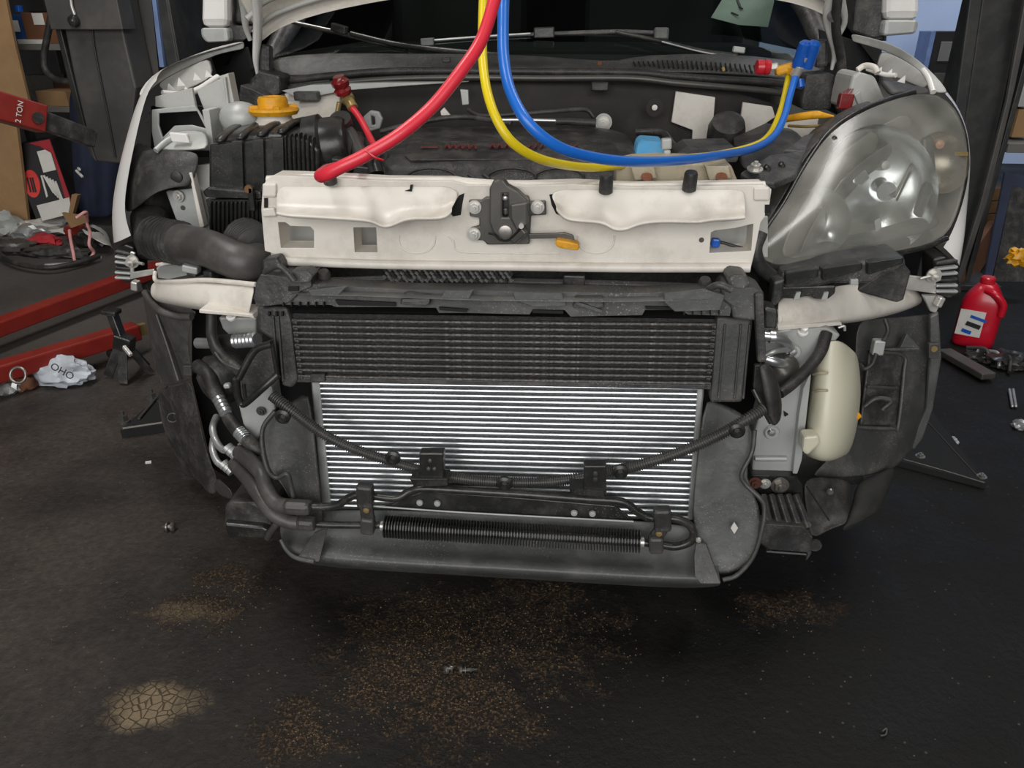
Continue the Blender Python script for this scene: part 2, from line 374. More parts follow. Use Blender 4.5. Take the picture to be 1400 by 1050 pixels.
# ================================================================== setting
def floormat():
    m = bpy.data.materials.new('oily_floor'); m.use_nodes = True
    nt = m.node_tree; N = nt.nodes; L = nt.links; b = N['Principled BSDF']
    tc = N.new('ShaderNodeTexCoord'); vec = tc.outputs['Object']
    def noise(sc, det=6, ro=0.6):
        n = N.new('ShaderNodeTexNoise'); n.inputs['Scale'].default_value = sc; n.inputs['Detail'].default_value = det; n.inputs['Roughness'].default_value = ro
        L.new(vec, n.inputs['Vector']); return n.outputs['Fac']
    def math_(op, a, b_=None):
        n = N.new('ShaderNodeMath'); n.operation = op
        for i, v in enumerate((a, b_)):
            if v is None: continue
            if isinstance(v, (int, float)): n.inputs[i].default_value = v
            else: L.new(v, n.inputs[i])
        return n.outputs[0]
    def rng(v, a, b_, c=0.0, d=1.0):
        n = N.new('ShaderNodeMapRange'); n.interpolation_type = 'SMOOTHSTEP'
        n.inputs['From Min'].default_value = a; n.inputs['From Max'].default_value = b_; n.inputs['To Min'].default_value = c; n.inputs['To Max'].default_value = d
        L.new(v, n.inputs['Value']); return n.outputs[0]
    def mix(f, a, b_):
        n = N.new('ShaderNodeMix'); n.data_type = 'RGBA'; L.new(f, n.inputs['Factor'])
        for i, v in ((6, a), (7, b_)):
            if isinstance(v, tuple): n.inputs[i].default_value = v
            else: L.new(v, n.inputs[i])
        return n.outputs[2]
    sx = N.new('ShaderNodeSeparateXYZ'); L.new(vec, sx.inputs[0])
    n_mid = noise(5, 8, 0.65); n_fine = noise(60, 6, 0.7); n_big = noise(1.1, 4, 0.5); n_grit = noise(170, 4, 0.8); n_22 = noise(20, 7, 0.7)
    def patch(px, py, rx, ry, amp=0.9):
        c = PZ(px, py)
        dx = math_('DIVIDE', math_('SUBTRACT', sx.outputs[0], c.x), rx); dy = math_('DIVIDE', math_('SUBTRACT', sx.outputs[1], c.y), ry)
        d = math_('SQRT', math_('ADD', math_('MULTIPLY', dx, dx), math_('MULTIPLY', dy, dy)))
        d = math_('ADD', d, math_('MULTIPLY', math_('SUBTRACT', n_mid, 0.5), amp * 3.2)); d = math_('ADD', d, math_('MULTIPLY', math_('SUBTRACT', n_22, 0.5), amp * 2.6))
        return rng(d, 1.1, 0.35)
    base = mix(rng(n_big, 0.35, 0.65), lin('0d0c0b'), lin('151412'))
    base = mix(rng(n_mid, 0.45, 0.75, 0, 0.5), base, lin('211e1b'))
    # greyer, blotchy tone fading in to the left and behind
    left = rng(math_('ADD', sx.outputs[0], math_('MULTIPLY', n_mid, 0.5)), 0.35, -0.85)
    blotch = rng(noise(2.6, 7, 0.65), 0.36, 0.62)
    base = mix(math_('MULTIPLY', left, math_('ADD', math_('MULTIPLY', blotch, 0.45), 0.3)), base, mix(rng(n_fine, 0.3, 0.7), lin('433c37'), lin('584f49')))
    far = math_('MULTIPLY', rng(sx.outputs[1], 0.5, 1.6), rng(sx.outputs[0], -0.6, -1.3))
    base = mix(math_('MULTIPLY', far, 0.6), base, lin('615d5a'))
    # brown dirt patches, with grit
    bp = None
    for p in [(720, 860, .2, .16), (590, 870, .16, .15), (560, 930, .16, .1), (320, 790, .1, .06), (270, 835, .13, .05), (420, 1000, .09, .07), (1080, 830, .1, .05), (640, 960, .14, .1), (850, 850, .04, .03)]:
        q = patch(*p); bp = q if bp is None else math_('MAXIMUM', bp, q)
    speck = rng(n_grit, 0.48, 0.62); brown = mix(speck, lin('251d17'), lin('6f5a44'))
    base = mix(math_('MULTIPLY', bp, rng(n_fine, 0.32, 0.6)), base, brown)
    vor = N.new('ShaderNodeTexVoronoi'); vor.feature = 'DISTANCE_TO_EDGE'; vor.inputs['Scale'].default_value = 64; L.new(vec, vor.inputs['Vector'])
    tan = mix(rng(vor.outputs['Distance'], 0.0, 0.09), lin('483e32'), lin('7a6b55'))
    tp = math_('MAXIMUM', patch(212, 965, .085, .055, .4), math_('MULTIPLY', patch(250, 838, .1, .03, .6), 0.35))
    base = mix(tp, base, tan)
    # pale specks
    v2 = N.new('ShaderNodeTexVoronoi'); v2.inputs['Scale'].default_value = 38; L.new(vec, v2.inputs['Vector'])
    base = mix(rng(v2.outputs['Distance'], 0.10, 0.06, 0, 0.55), base, lin('6b6154'))
    L.new(base, b.inputs['Base Color'])
    L.new(rng(n_mid, 0.3, 0.75, 0.45, 0.78), b.inputs['Roughness']); b.inputs['Specular IOR Level'].default_value = 0.3
    h = math_('ADD', math_('MULTIPLY', n_fine, 0.5), math_('MULTIPLY', n_mid, 1.0))
    h = math_('ADD', h, math_('MULTIPLY', math_('MULTIPLY', bp, n_grit), 0.9))
    h = math_('ADD', h, math_('MULTIPLY', tp, math_('MULTIPLY', rng(vor.outputs['Distance'], 0.0, 0.09), 0.5)))
    bm_ = N.new('ShaderNodeBump'); bm_.inputs['Strength'].default_value = 0.55; bm_.inputs['Distance'].default_value = 0.012
    L.new(h, bm_.inputs['Height']); L.new(bm_.outputs['Normal'], b.inputs['Normal'])
    return m
def struct(o, label):
    o['kind'] = 'structure'; o['label'] = label; return o
WALLD = mat('dark_wall', '3a3634', 0.8, 0, 0.2, 3, dirt='1f1c1b', damt=0.6, dscale=2)
WALLB = mat('pale_blue_wall', 'bccbe8', 0.7, 0, 0.06, 4, bump=0.1, bscale=30)
CEIL = mat('ceiling_paint', '55524e', 0.8, 0, 0.1, 3)
struct(box('floor', (0, 0.6, -0.05), (8.4, 11.2, 0.1), floormat(), bev=0, org=Vector((0, 0, 0))), 'black oil-stained concrete workshop floor with brown dirt patches')
struct(box('wall_back', (-1.4, 5.25, 1.85), (5.6, 0.1, 3.9), WALLD, bev=0), 'dark workshop wall behind the car')
struct(box('wall_back_blue', (2.8, 5.2, 1.85), (2.8, 0.1, 3.9), WALLB, bev=0), 'pale blue painted wall seen past the right mirror').name = 'wall_rear'
struct(box('wall_left', (-4.2, 0.6, 1.85), (0.1, 9.4, 3.9), WALLD, bev=0), 'dark workshop wall on the left')
struct(box('wall_right', (4.2, 0.6, 1.85), (0.1, 9.4, 3.9), WALLD, bev=0), 'dark workshop wall on the right')
struct(box('ceiling', (0, 0.6, 3.85), (8.5, 9.4, 0.1), CEIL, bev=0), 'grey workshop ceiling')
# the strip lamps that carry the ceiling lights
for i, x in enumerate((-1.3, 1.5)):
    t = thing('ceiling_lamp', ['long strip lamp under the ceiling on the left of the bay', 'long strip lamp under the ceiling on the right of the bay'][i], 'lamp', (x, 0.5, 3.62))
    box('housing', (x, 0.5, 3.72), (0.34, 2.4, 0.1), SHELF, t); 
    for dx in (-0.08, 0.08): tube('fluorescent_tube', [(x + dx, -0.6, 3.64), (x + dx, 1.6, 3.64)], 0.015, PAPER, t, n=2)
area('blue_wall_fill', (2.6, 3.2, 3.6), (2.6, 5.2, 1.0), 1.6, 0.5, 60, (0.72, 0.83, 1.0))  # added lamp that brightens the blue wall like daylight; no window modelled

# ------------------------------------------------------------------ left lift column
def lift_column(x, Y, label, side):
    t = thing('lift_column', label, 'lift column', (x, Y, 0))
    box('base_plate', (x, Y, 0.01), (0.5, 0.45, 0.02), POSTM, t)
    for s in (-1, 1):
        box('column_cheek', (x + s * 0.135, Y, 1.5), (0.018, 0.26, 2.96), POSTM, t)
        box('column_lip', (x + s * 0.11, Y - 0.125, 1.5), (0.05, 0.012, 2.96), POSTM, t)
    box('column_back', (x, Y + 0.124, 1.5), (0.27, 0.014, 2.96), POSTG, t)
    return t
lc = lift_column(-1.75, 2.35, 'tall dark lift column with a worn grey carriage cover left of the car', 1)
fnl = onY(2.05)
plate('carriage_cover', [(74, -120), (77, 0), (80, 28), (88, 40), (100, 100), (118, 180), (131, 221), (168, 224), (180, 170), (186, 120), (172, 60), (160, 0), (150, -120)], fnl, 0.16, POSTG, lc, bev=0.008)
plate('cover_side_edge', [(72, 25), (80, 28), (118, 180), (132, 222), (124, 214), (110, 180)], onY(2.04), 0.17, POSTM, lc, bev=0.004)
tube('cover_seam', [P(126, 36, 2.045), P(130, 70, 2.045), P(146, 150, 2.045), P(158, 215, 2.045)], 0.004, POSTM, lc)
lathe('knob', [(0.0, 0), (0.05, 0), (0.05, 0.02), (0.042, 0.035), (0.0, 0.04)], P(131, 8, 2.05), (0, -1, 0), BLKG, lc)
box('cover_head', P(122, 10, 2.06), (0.3, 0.1, 0.16), POSTG, lc)
ptube('release_cable', [(96, -60, 2.0), (97, 0, 2.0), (102, 20, 2.0)], 2.2, ZINC, lc)
lathe('cable_end', [(0, 0), (.018, 0.005), (.022, .03), (.012, .05), (0, .052)], P(103, 24, 2.02), (0.2, -1, -.5), BLKG, lc)
plate('guide_rail', [(163, -40), (172, -40), (194, 118), (187, 118)], onY(2.2), 0.03, POSTB, lc, bev=0.001)  # pale strips painted where the column reflects bluish light
plate('guide_rail', [(203, -40), (208, -40), (224, 92), (218, 92)], onY(2.2), 0.03, POSTB, lc, bev=0.001)
plate('column_front', [(172, -40), (203, -40), (240, 330), (215, 330)], onY(2.215), 0.02, POSTG, lc, bev=0.001)

# ------------------------------------------------------------------ right lift column
rx = P(1333, 200, 2.1)
rc = thing('lift_column', 'broad black lift column standing right of the hazed headlamp', 'lift column', (rx.x, 2.2, 0))
def strip(name, pts, Y, th, m): return plate(name, pts, onY(Y), th, m, rc, bev=0.004)
strip('column_flange', [(1334, -60), (1352, -60), (1296, 330), (1282, 330)], 2.0, 0.02, POSTM)
strip('column_face', [(1352, -60), (1412, -60), (1372, 140), (1340, 280), (1296, 420), (1272, 420), (1296, 330)], 2.06, 0.03, POSTM)
strip('column_edge', [(1412, -60), (1426, -60), (1388, 120), (1352, 270), (1304, 420), (1296, 420), (1340, 280), (1376, 140)], 1.98, 0.02, POSTG)
cen = rx
box('column_back', (rx.x, 2.25, 1.5), (0.19, 0.02, 2.98), POSTM, rc)
for s in (-1, 1): box('column_cheek', (rx.x + s * 0.1, 2.17, 1.5), (0.02, 0.18, 2.98), POSTM, rc)
box('base_plate', (rx.x, 2.2, 0.012), (0.4, 0.4, 0.024), POSTM, rc)

# ------------------------------------------------------------------ engine hoist on the left
def ext2(a, b, k): return a + (b - a) * k
hz = 0.055
n0, n1 = PZ(0, 526, hz), PZ(196, 465, hz); f0, f1 = PZ(0, 463, hz), PZ(180, 394, hz)
hoist = thing('engine_hoist', 'red engine hoist with two floor legs and a boom, at the left edge', 'engine hoist', ext2(n0, n1, -0.8))
for a, b in ((n0, n1), (f0, f1)):
    A = ext2(a, b, -0.9); B = ext2(a, b, 1.0 if b is n1 else 1.35); s = (b - a).normalized().cross(Vector((0, 0, 1))).normalized()
    off = -s * 0.03 + Vector((0, 0, 0.027))
    lg = bar('leg', A + off, B + off, 0.06, 0.054, REDP, hoist, bev=0.006)
    for q in (B + off - (b - a).normalized() * 0.08, A + off):
        lathe('caster', [(0, -.015), (.028, -.015), (.028, .015), (0, .015)], Vector((q.x, q.y, 0.029)), s, BLK, lg, seg=16)
    if b is n1:
        bar('end_tab', B + off, B + off + (b - a).normalized() * 0.03, 0.02, 0.04, BRASS, lg)
        c = P(33, 515, P(33, 515, 1).y); c = PZ(34, 513, 0.1)
        tube('ring_eye', [c + (RT * math.cos(t) + UP * math.sin(t)) * 0.022 - FW * 0.03 for t in [i * math.pi / 6 for i in range(13)]], 0.004, STEEL, lg)
A_, B_ = ext2(n0, n1, -0.85), ext2(f0, f1, -0.85)
bar('cross_beam', A_ + Vector((0, 0, .04)), B_ + Vector((0, 0, .04)), 0.09, 0.09, REDP, hoist)
mid = (A_ + B_) / 2
bar('mast', mid + Vector((0, 0, .08)), mid + Vector((0, 0, 1.15)), 0.09, 0.09, REDP, hoist, upv=(0, 1, 0))
# boom: from the mast top over to the carriage
bm0, bm1, bm2 = P(-120, 112, 1.30), P(58, 163, 1.62), P(127, 190, 1.78)
bar('boom', mid + Vector((0, 0, 1.12)), bm0, 0.07, 0.085, REDP, hoist)
bo = bar('boom', bm0, bm1, 0.07, 0.098, REDP, hoist, bev=0.005, upv=(-.1, 0, 1))
bar('boom_extension', ext2(bm0, bm1, .9), bm2, 0.05, 0.066, BLK, hoist, bev=0.004)
bx = (bm1 - bm0).normalized(); fnrm = bx.cross(Vector((0, 0, 1))).normalized(); fnrm = fnrm if fnrm.y < 0 else -fnrm
bup = fnrm.cross(bx); bup = bup if bup.z > 0 else -bup
def onboom(u, v): return ext2(bm0, bm1, u) + bup * v + fnrm * 0.041
text_mesh('lettering', '2 TON', 0.026, frame(onboom(0.76, 0.0), bup, -bx), PAPER, bo)
lathe('pin_hole', [(0, 0), (.013, 0), (.013, .002), (0, .002)], onboom(0.43, 0.0), fnrm, PIT_, bo, seg=16)
lathe('pin_hole', [(0, 0), (.02, 0), (.02, .002), (0, .002)], onboom(0.915, -0.002), fnrm, BLK, bo, seg=20)

# ------------------------------------------------------------------ jack stand
js = PZ(172, 522); jt = P(152, 425, js.y + 0.02)
st = thing('jack_stand', 'small black ratchet jack stand between the red hoist legs and the car', 'jack stand', js)
top = P(168, 468, js.y)
bar('ratchet_post', top - (jt - top) * 0.25, jt, 0.022, 0.03, BLKG, st, upv=(0, 1, 0))
bar('saddle', jt + Vector((-.022, 0, 0)), jt + Vector((.022, 0, -.005)), 0.04, 0.014, BLKG, st)
bar('collar', top + Vector((-.02, 0, 0.008)), top + Vector((.03, 0, -.008)), 0.04, 0.045, BLKG, st)
for q, w_ in ((PZ(148, 517), .03), (PZ(169, 527), .03), (PZ(206, 512), .03), (PZ(200, 500), .03)):
    bar('leg', Vector((top.x + (q.x - top.x) * .15, top.y + (q.y - top.y) * .15, top.z - .01)), q + Vector((0, 0, .006)), w_, 0.006, BLK, st, upv=(0, 1, 0))
bar('release_lever', top + Vector((0.02, -.03, 0)), top + Vector((.05, -.05, -.02)), .012, .012, ZINC, st)
# crumpled bag under the near leg
def blob(name, c, size, m, amp=0.25, seed=0, nscale=2.0, sub=3, rot=None, parent=None, flatb=True, **k):
    bm = bmesh.new(); bmesh.ops.create_icosphere(bm, subdivisions=sub, radius=1.0)
    for v in bm.verts:
        n = mnoise.noise(v.co * nscale + Vector((seed * 7.1, seed * 3.3, 0))); n2 = mnoise.noise(v.co * nscale * 3 + Vector((seed, 0, 5)))
        v.co *= 1 + amp * n + amp * 0.5 * abs(n2)
        if flatb: v.co.z = max(v.co.z, -0.55)
    me = bpy.data.meshes.new(name)
    R = rot if rot is not None else Matrix.Identity(3)
    for v in bm.verts:
        q = R @ Vector((v.co.x * size[0], v.co.y * size[1], v.co.z * size[2])); v.co = q + Vector(c)
    bm.to_mesh(me); bm.free(); return link(name, me, m, parent, **k)
pb = PZ(84, 522)
bag = blob('plastic_bag', pb + Vector((0, 0, .03)), (.095, .05, .05), BAGM, 0.45, 3, 2.5, 4)
tag(bag, 'crumpled pale grey plastic bag under the near red hoist leg', 'bag')
text_mesh('lettering', 'OHO', 0.03, frame(P(85, 508, pb.y - 0.085), (.8, 0, -.5), (.4, 0.3, .8)), INK, bag)
pb = PZ(12, 536); tag(blob('metal_scrap', pb + Vector((0, 0, .02)), (.045, .03, .035), ALUD, 0.6, 5, 3, 3), 'crushed silver metal scrap beside the plastic bag', 'scrap')
pb = PZ(36, 532); tag(blob('scrap_block', pb + Vector((0, 0, .02)), (.03, .03, .035), CARDD, 0.5, 9, 2, 3), 'dark brown lump beside the silver scrap', 'scrap')

# ------------------------------------------------------------------ shelf and boxes far left
SY = 3.0
sh = thing('storage_shelf', 'grey metal shelf crowded with boxes behind the hoist boom', 'shelf', (P(55, 300, SY).x, SY, 0))
zz = [P(50, 60, SY).z, P(70, 145, SY).z, 1.35, .12]
x0, x1 = P(12, 60, SY).x, P(112, 60, SY).x + 0.15
for z in zz: box('shelf_board', ((x0 + x1) / 2, SY + 0.2, z - 0.015), (x1 - x0, 0.44, 0.03), SHELF, sh)
for x in (x0, x1):
    for y in (SY - 0.02, SY + 0.42): box('upright', (x, y, 0.85), (0.035, 0.035, 1.7), POSTM, sh, bev=0.002)
def boxat(name, label, x0_, y0, x1_, y1, Y, depth, m, cat='box', rz=0, par=None):
    a, b = P(x0_, y1, Y), P(x1_, y0, Y); c = Vector(((a.x + b.x) / 2, Y + depth / 2, (a.z + b.z) / 2))
    o = box(name, c, (abs(b.x - a.x), depth, abs(b.z - a.z)), m, par, RZ(rz), bev=0.002)
    if label: tag(o, label, cat)
    return o
def onshelf(o, z):
    o.location.z = z; return o
b1 = onshelf(boxat('cardboard_box', 'brown cardboard box with a pale tag on the upper shelf', 38, 15, 80, 58, SY, .25, CARDD), zz[0])
boxat('paper_tag', None, 46, 16, 57, 32, SY - .004, .003, PAPER, par=b1)
b2 = onshelf(boxat('oil_bottle', 'blue bottle with a white label on the upper shelf', 14, 16, 36, 56, SY + .02, .09, BLUPL, 'bottle'), zz[0])
p_ = b2.location
lathe('cap', [(0, 0), (.02, 0), (.02, .03), (0, .03)], Vector((ORG[b2.name].x, SY + .06, P(20, 15, SY).z + .01)), (0, 0, 1), BLUK, b2)
boxat('bottle_label', None, 17, 24, 23, 40, SY + .016, .003, PAPER, par=b2)
onshelf(boxat('parts_box', 'dark box at the back of the upper shelf', 40, -30, 78, 14, SY + .3, .1, BLKBX), zz[0])
onshelf(boxat('paper_sheet', 'white sheet lying at the edge of the upper shelf', 24, 52, 60, 58, SY - .02, .2, PAPER, 'paper'), zz[0])
onshelf(boxat('parts_carton', 'tan carton with a white sticker on the lower shelf', 52, 120, 88, 140, SY, .2, CARD), zz[1])
onshelf(boxat('steel_casting', 'grey metal casting on the lower shelf behind the carton', 44, 105, 70, 140, SY + .25, .12, STEEL, 'part'), zz[1])
onshelf(boxat('parts_carton', 'brown carton at the right end of the lower shelf', 74, 88, 100, 118, SY + .25, .15, CARDD), zz[1])
# hanging hose in front of the shelf
hs = tube('hanging_hose', [P(74, -30, 2.75), P(70, 20, 2.75), P(60, 85, 2.75), P(75, 108, 2.72), P(100, 112, 2.7), P(120, 116, 2.7)], 0.016, RUB)
tag(hs, 'black hose looping down in front of the shelf', 'hose')
# tall cardboard panel and red-black box
pl = PZ(15, 318); 
pan = plate('cardboard_sheet', [(-60, -40), (0, -40), (20, 60), (42, 150), (20, 150), (40, 315), (-60, 330)], onPlane((0, -40, 2.75), (0, 310, 2.6), (40, 150, 2.7)), 0.02, CARD)
tag(pan, 'tall tan cardboard sheet leaning at the left edge of the workshop', 'cardboard')
RB = 2.62
rb = thing('parts_box', 'red and black printed box with a red oval, under the hoist boom', 'box', PZ(60, 312))
fb = onPlane((12, 198, RB + .12), (48, 305, RB), (95, 290, RB + .05))
plate('carton', [(11, 199), (68, 190), (96, 270), (97, 291), (50, 302)], fb, 0.28, BLKBX, rb, bev=0.002)
fb2 = lambda x, y: fb(x, y) - Vector((0, .004, 0))
plate('red_panel', [(40, 196), (68, 190), (97, 272), (97, 290), (92, 278), (72, 210), (55, 200)], fb2, .003, REDBX, rb, bev=0)
plate('address_label', [(51, 207), (68, 203), (77, 232), (60, 236)], fb2, .004, PAPER, rb, bev=0)
ov = [(44 + 11 * math.cos(t) + 3.2 * math.sin(t), 251 + 19 * math.sin(t)) for t in [i * math.pi / 12 for i in range(24)]]
plate('oval_badge', ov, fb2, .005, REDOV, rb, bev=0)
for dx in (-3, 1, 4): plate('badge_mark', [(40 + dx, 243), (42 + dx, 242), (47 + dx, 262), (45 + dx, 263)], lambda x, y: fb(x, y) - Vector((0, .006, 0)), .002, BLKBX, rb, bev=0)
for i in range(5): plate('print_stripe', [(59 + i * 4, 240 + i * 2), (61 + i * 4, 239 + i * 2), (76 + i * 3, 264 + i * 3), (73 + i * 3, 264 + i * 3)], fb2, .003, PAPER, rb, bev=0)
plate('print_stripe', [(18, 203), (20, 203), (31, 230), (29, 231)], fb2, .003, PAPER, rb, bev=0)
plate('print_stripe', [(56, 240), (58, 239), (66, 268), (64, 270)], fb2, .003, PAPER, rb, bev=0)
o = plate('paper_document', [(50, 281), (94, 270), (98, 292), (58, 302)], onPlane((50, 281, RB - .05), (94, 270, RB - .03), (58, 302, RB - .12)), .004, PAPER, bev=0)
tag(o, 'white printed sheet leaning against the red and black box', 'paper')
# navy cloth hanging behind the carriage
o = surf('hanging_overalls', [[(92, 120, 2.9), (105, 115, 2.85), (120, 120, 2.9), (140, 120, 2.85), (165, 120, 2.9)], [(98, 190, 2.85), (112, 190, 2.78), (125, 190, 2.85), (142, 190, 2.76), (168, 190, 2.85)], [(100, 240, 2.8), (112, 240, 2.7), (128, 240, 2.78), (142, 240, 2.68), (165, 240, 2.8)], [(108, 296, 2.75), (120, 300, 2.66), (132, 300, 2.74), (145, 300, 2.66), (160, 296, 2.75)]], NAVY, solid=0.03, sub=2)
tag(o, 'dark navy overalls hanging below the lift carriage', 'clothing')
for a, b in (((104, 233), (113, 242)), ((107, 230), (109, 232))):
    bar('white_mark', P(a[0], a[1], 2.69), P(b[0], b[1], 2.66), .012, .012, PAPER, o)
o = plate('wood_offcut', [(93, 295), (98, 266), (106, 267), (99, 294)], onY(2.5), .03, CARD); tag(o, 'short tan board standing behind the clutter', 'board')
o = plate('carton_flap', [(84, 291), (117, 296), (119, 304), (97, 312)], onPlane((84, 291, 2.35), (117, 296, 2.4), (97, 312, 2.25)), .02, CARD); tag(o, 'torn tan carton flap on top of the clutter', 'cardboard')
# clutter heap on the floor: each lump its own thing
cl = [((62, 318), (.13, .1, .045), PAPER, 'crumpled pale wrapper with tan spots on the clutter heap', 'wrapper', 1), ((45, 330), (.09, .06, .05), ALUD, 'tangle of silver metal straps on the clutter heap', 'scrap', 2),
      ((62, 336), (.075, .05, .035), CLOTHR, 'red rag at the front of the clutter heap', 'rag', 4), ((110, 328), (.06, .05, .05), REDP, 'dark red canister lying on the clutter heap', 'canister', 6),
      ((125, 336), (.07, .05, .05), BLKG, 'black pump body lying beside the red canister', 'machine part', 7), ((8, 318), (.09, .07, .07), GALV, 'grey metal lump at the left edge of the clutter heap', 'scrap', 8),
      ((80, 350), (.16, .05, .03), BLK, 'flat black bracket in front of the clutter heap', 'bracket', 11), ((20, 345), (.1, .06, .04), DSTEEL, 'dark steel coil at the left of the clutter heap', 'scrap', 12)]
for (c, s, m, lb, ct, sd) in cl:
    q = PZ(*c); tag(blob('clutter_' + ct.split()[0], q + Vector((0, 0, s[2] * .55)), s, m, .5, sd, 2.6, 3), lb, ct)
o = surf('newspaper', [[(104, 315, 2.3), (125, 300, 2.5), (150, 318, 2.5)], [(125, 325, 2.2), (140, 318, 2.35), (152, 335, 2.3)], [(145, 337, 2.1), (152, 335, 2.2), (156, 345, 2.2)]], PAPER, solid=.004); tag(o, 'folded white newspaper on the right of the clutter heap', 'newspaper')
g = lambda x, y, z=.03: PZ(x, y, z)
tag(tube('pink_cord', [g(104, 298, .2), g(118, 290, .22), (g(119, 305, .15)), g(123, 318, .12), g(122, 335, .08), g(128, 345, .04), g(120, 355, .02), g(104, 358, .02), g(100, 345, .06), g(96, 325, .1), g(95, 315, .12)], .007, PINKC), 'pink cord looped over the clutter heap', 'cord')
tag(tube('black_cable', [g(-10, 335), g(5, 352), g(30, 362), (g(70, 366)), g(110, 358), g(135, 350)], .012, RUB), 'thick black cable curving round the front of the clutter', 'cable')
tag(tube('grey_pipe', [g(62, 363, .02), g(100, 360, .02), g(138, 352, .02)], .009, ALUD), 'thin grey pipe lying along the black cable', 'pipe')

# ------------------------------------------------------------------ right background
jg = PZ(1328, 470)
jug = thing('oil_jug', 'bright red plastic oil jug with a white label beside the car', 'jug', jg)
def jugbody():
    # lofted rectangular sections
    s = 1.0; secs = [(0, .060, .045), (.004, .064, .05), (.02, .066, .052), (.14, .066, .052), (.165, .062, .05), (.195, .046, .042), (.215, .03, .03), (.225, .024, .024)]
    verts = []; faces = []; n = 16; Rm = RZ(-28)
    for z, a, b in secs:
        for i in range(n):
            t = 2 * math.pi * i / n; c, s_ = math.cos(t), math.sin(t); e = 0.55
            verts.append(jg + Rm @ Vector((a * math.copysign(abs(c) ** e, c), b * math.copysign(abs(s_) ** e, s_), z)))
    for i in range(len(secs) - 1):
        for j in range(n): faces.append((i * n + j, i * n + (j + 1) % n, (i + 1) * n + (j + 1) % n, (i + 1) * n + j))
    faces.append(tuple(reversed(range(n)))); faces.append(tuple(range((len(secs) - 1) * n, len(secs) * n)))
    return link('jug_body', pymesh('jug_body', verts, faces), REDPL, jug, sub=1)
jb = jugbody()
lathe('cap', [(.021, 0), (.023, .004), (.023, .018), (.018, .022), (0, .022)], jg + Vector((-.005, 0, .222)), (0, 0, 1), REDK, jug, seg=18)
Rj = RZ(-28)
tube('handle', [jg + Rj @ Vector(v) for v in ((.0, -.035, .205), (.03, -.055, .2), (.058, -.05, .17), (.06, -.045, .13))], .011, REDPL, jug)
box('front_label', jg + Rj @ Vector((-.02, -.053, .09)), (.075, .003, .09), PAPER, jug, Rj, bev=0)
for i, (dx, dz, wd, hh) in enumerate(((-.035, .06, .03, .012), (-.02, .085, .045, .015), (-.01, .11, .05, .01))):
    box('label_print', jg + Rj @ Vector((dx + .01, -.0555, dz)), (wd, .002, hh), BLUK if i != 1 else INK, jug, Rj @ RY(12), bev=0)
# stack of boards, plank, bin
for i in range(6):
    y0 = 255 + i * 17; Yb = 2.95
    a, b = P(1336 - i * 3, y0 + 10, Yb), P(1420, y0 + 2, Yb + .1)
    tag(bar('pallet_board', a, b, .1, .06, WOOD), ['topmost tan board of the stack right of the lift column', 'second board from the top of the stack by the right column', 'third board from the top of the stack by the right column', 'fourth board from the top of the stack by the right column', 'fifth board from the top of the stack by the right column', 'lowest board of the stack by the right column'][i], 'board', 'boards stacked by the right column')
tag(bar('leaning_plank', P(1358, 318, 2.5), PZ(1306, 396), .12, .03, CARDD, upv=(0, 1, 0)), 'brown plank leaning beside the red oil jug', 'plank')
bn = thing('tool_bin', 'dark blue open tool bin at the right edge', 'bin', PZ(1400, 400))
plate('bin_side', [(1374, 236), (1420, 246), (1420, 262), (1384, 254), (1352, 400), (1400, 520), (1450, 560), (1450, 600), (1385, 530), (1340, 410)], onPlane((1374, 236, 2.1), (1420, 246, 2.0), (1330, 400, 1.8)), .012, NAVY, bn)
plate('bin_back', [(1384, 254), (1450, 262), (1450, 560), (1398, 510), (1354, 400)], onPlane((1382, 254, 2.3), (1450, 262, 2.3), (1390, 510, 2.0)), .012, BLK, bn)
tag(blob('yellow_rag', P(1396, 352, 1.95), (.05, .03, .035), YEL, .6, 3, 3, 3, flatb=False), 'mustard yellow rag inside the dark tool bin', 'rag')
tag(boxat('cardboard_box', 'small tan box beside the right lift column at the frame edge', 1383, 150, 1425, 188, 2.6, .25, CARD), 'small tan box beside the right lift column at the frame edge', 'box')
tag(boxat('plastic_canister', 'pale canister above the tan box at the right edge', 1392, 98, 1430, 146, 2.6, .2, GALV), 'pale canister above the tan box at the right edge', 'canister')
tag(box('side_bench', (P(1405, 195, 2.6).x + .12, 2.8, P(1400, 192, 2.6).z - .02), (.5, .6, .04), SHELF), 'grey bench top under the boxes at the right edge', 'bench')
# loose parts on the floor right
tag(bar('steel_strip', PZ(1290, 480, .02), PZ(1352, 515, .02), .05, .02, DSTEEL), 'dull blue-grey steel strip on the floor below the red jug', 'strip')
for i, (c, s, sd, lb) in enumerate((((1340, 492), (.05, .03, .02), 21, 'dark clump of cut cable below the jug'), ((1375, 500), (.06, .05, .03), 22, 'dark oily part at the right edge below the tool bin'), ((1395, 585), (.02, .02, .014), 24, 'small pale scrap at the right edge of the floor'))):
    q = PZ(*c); tag(blob('floor_scrap', q + Vector((0, 0, s[2] * .5)), s, BLKG if i < 2 else ALUD, .6, sd, 3, 3), lb, 'scrap')
for i in range(3):
    a = PZ(1322 + i * 18, 475 + i * 4, .025); b = PZ(1352 + i * 14, 495 + i * 7, .012)
    tag(tube('cable_piece', [a, (a + b) / 2 + Vector((.02, 0, .02)), b], .006, [RUBG, ALUD, RUB][i]), ['grey cable piece nearest the red jug', 'silver cable piece below the red jug', 'black cable piece below the red jug'][i], 'cable')
for i in range(2): tag(bar('metal_pin', PZ(1380 + i * 5, 532, .008), PZ(1384 + i * 5, 556, .008), .008, .008, ALUD), ['left one of two thin steel pins at the right edge', 'right one of two thin steel pins at the right edge'][i], 'pin')
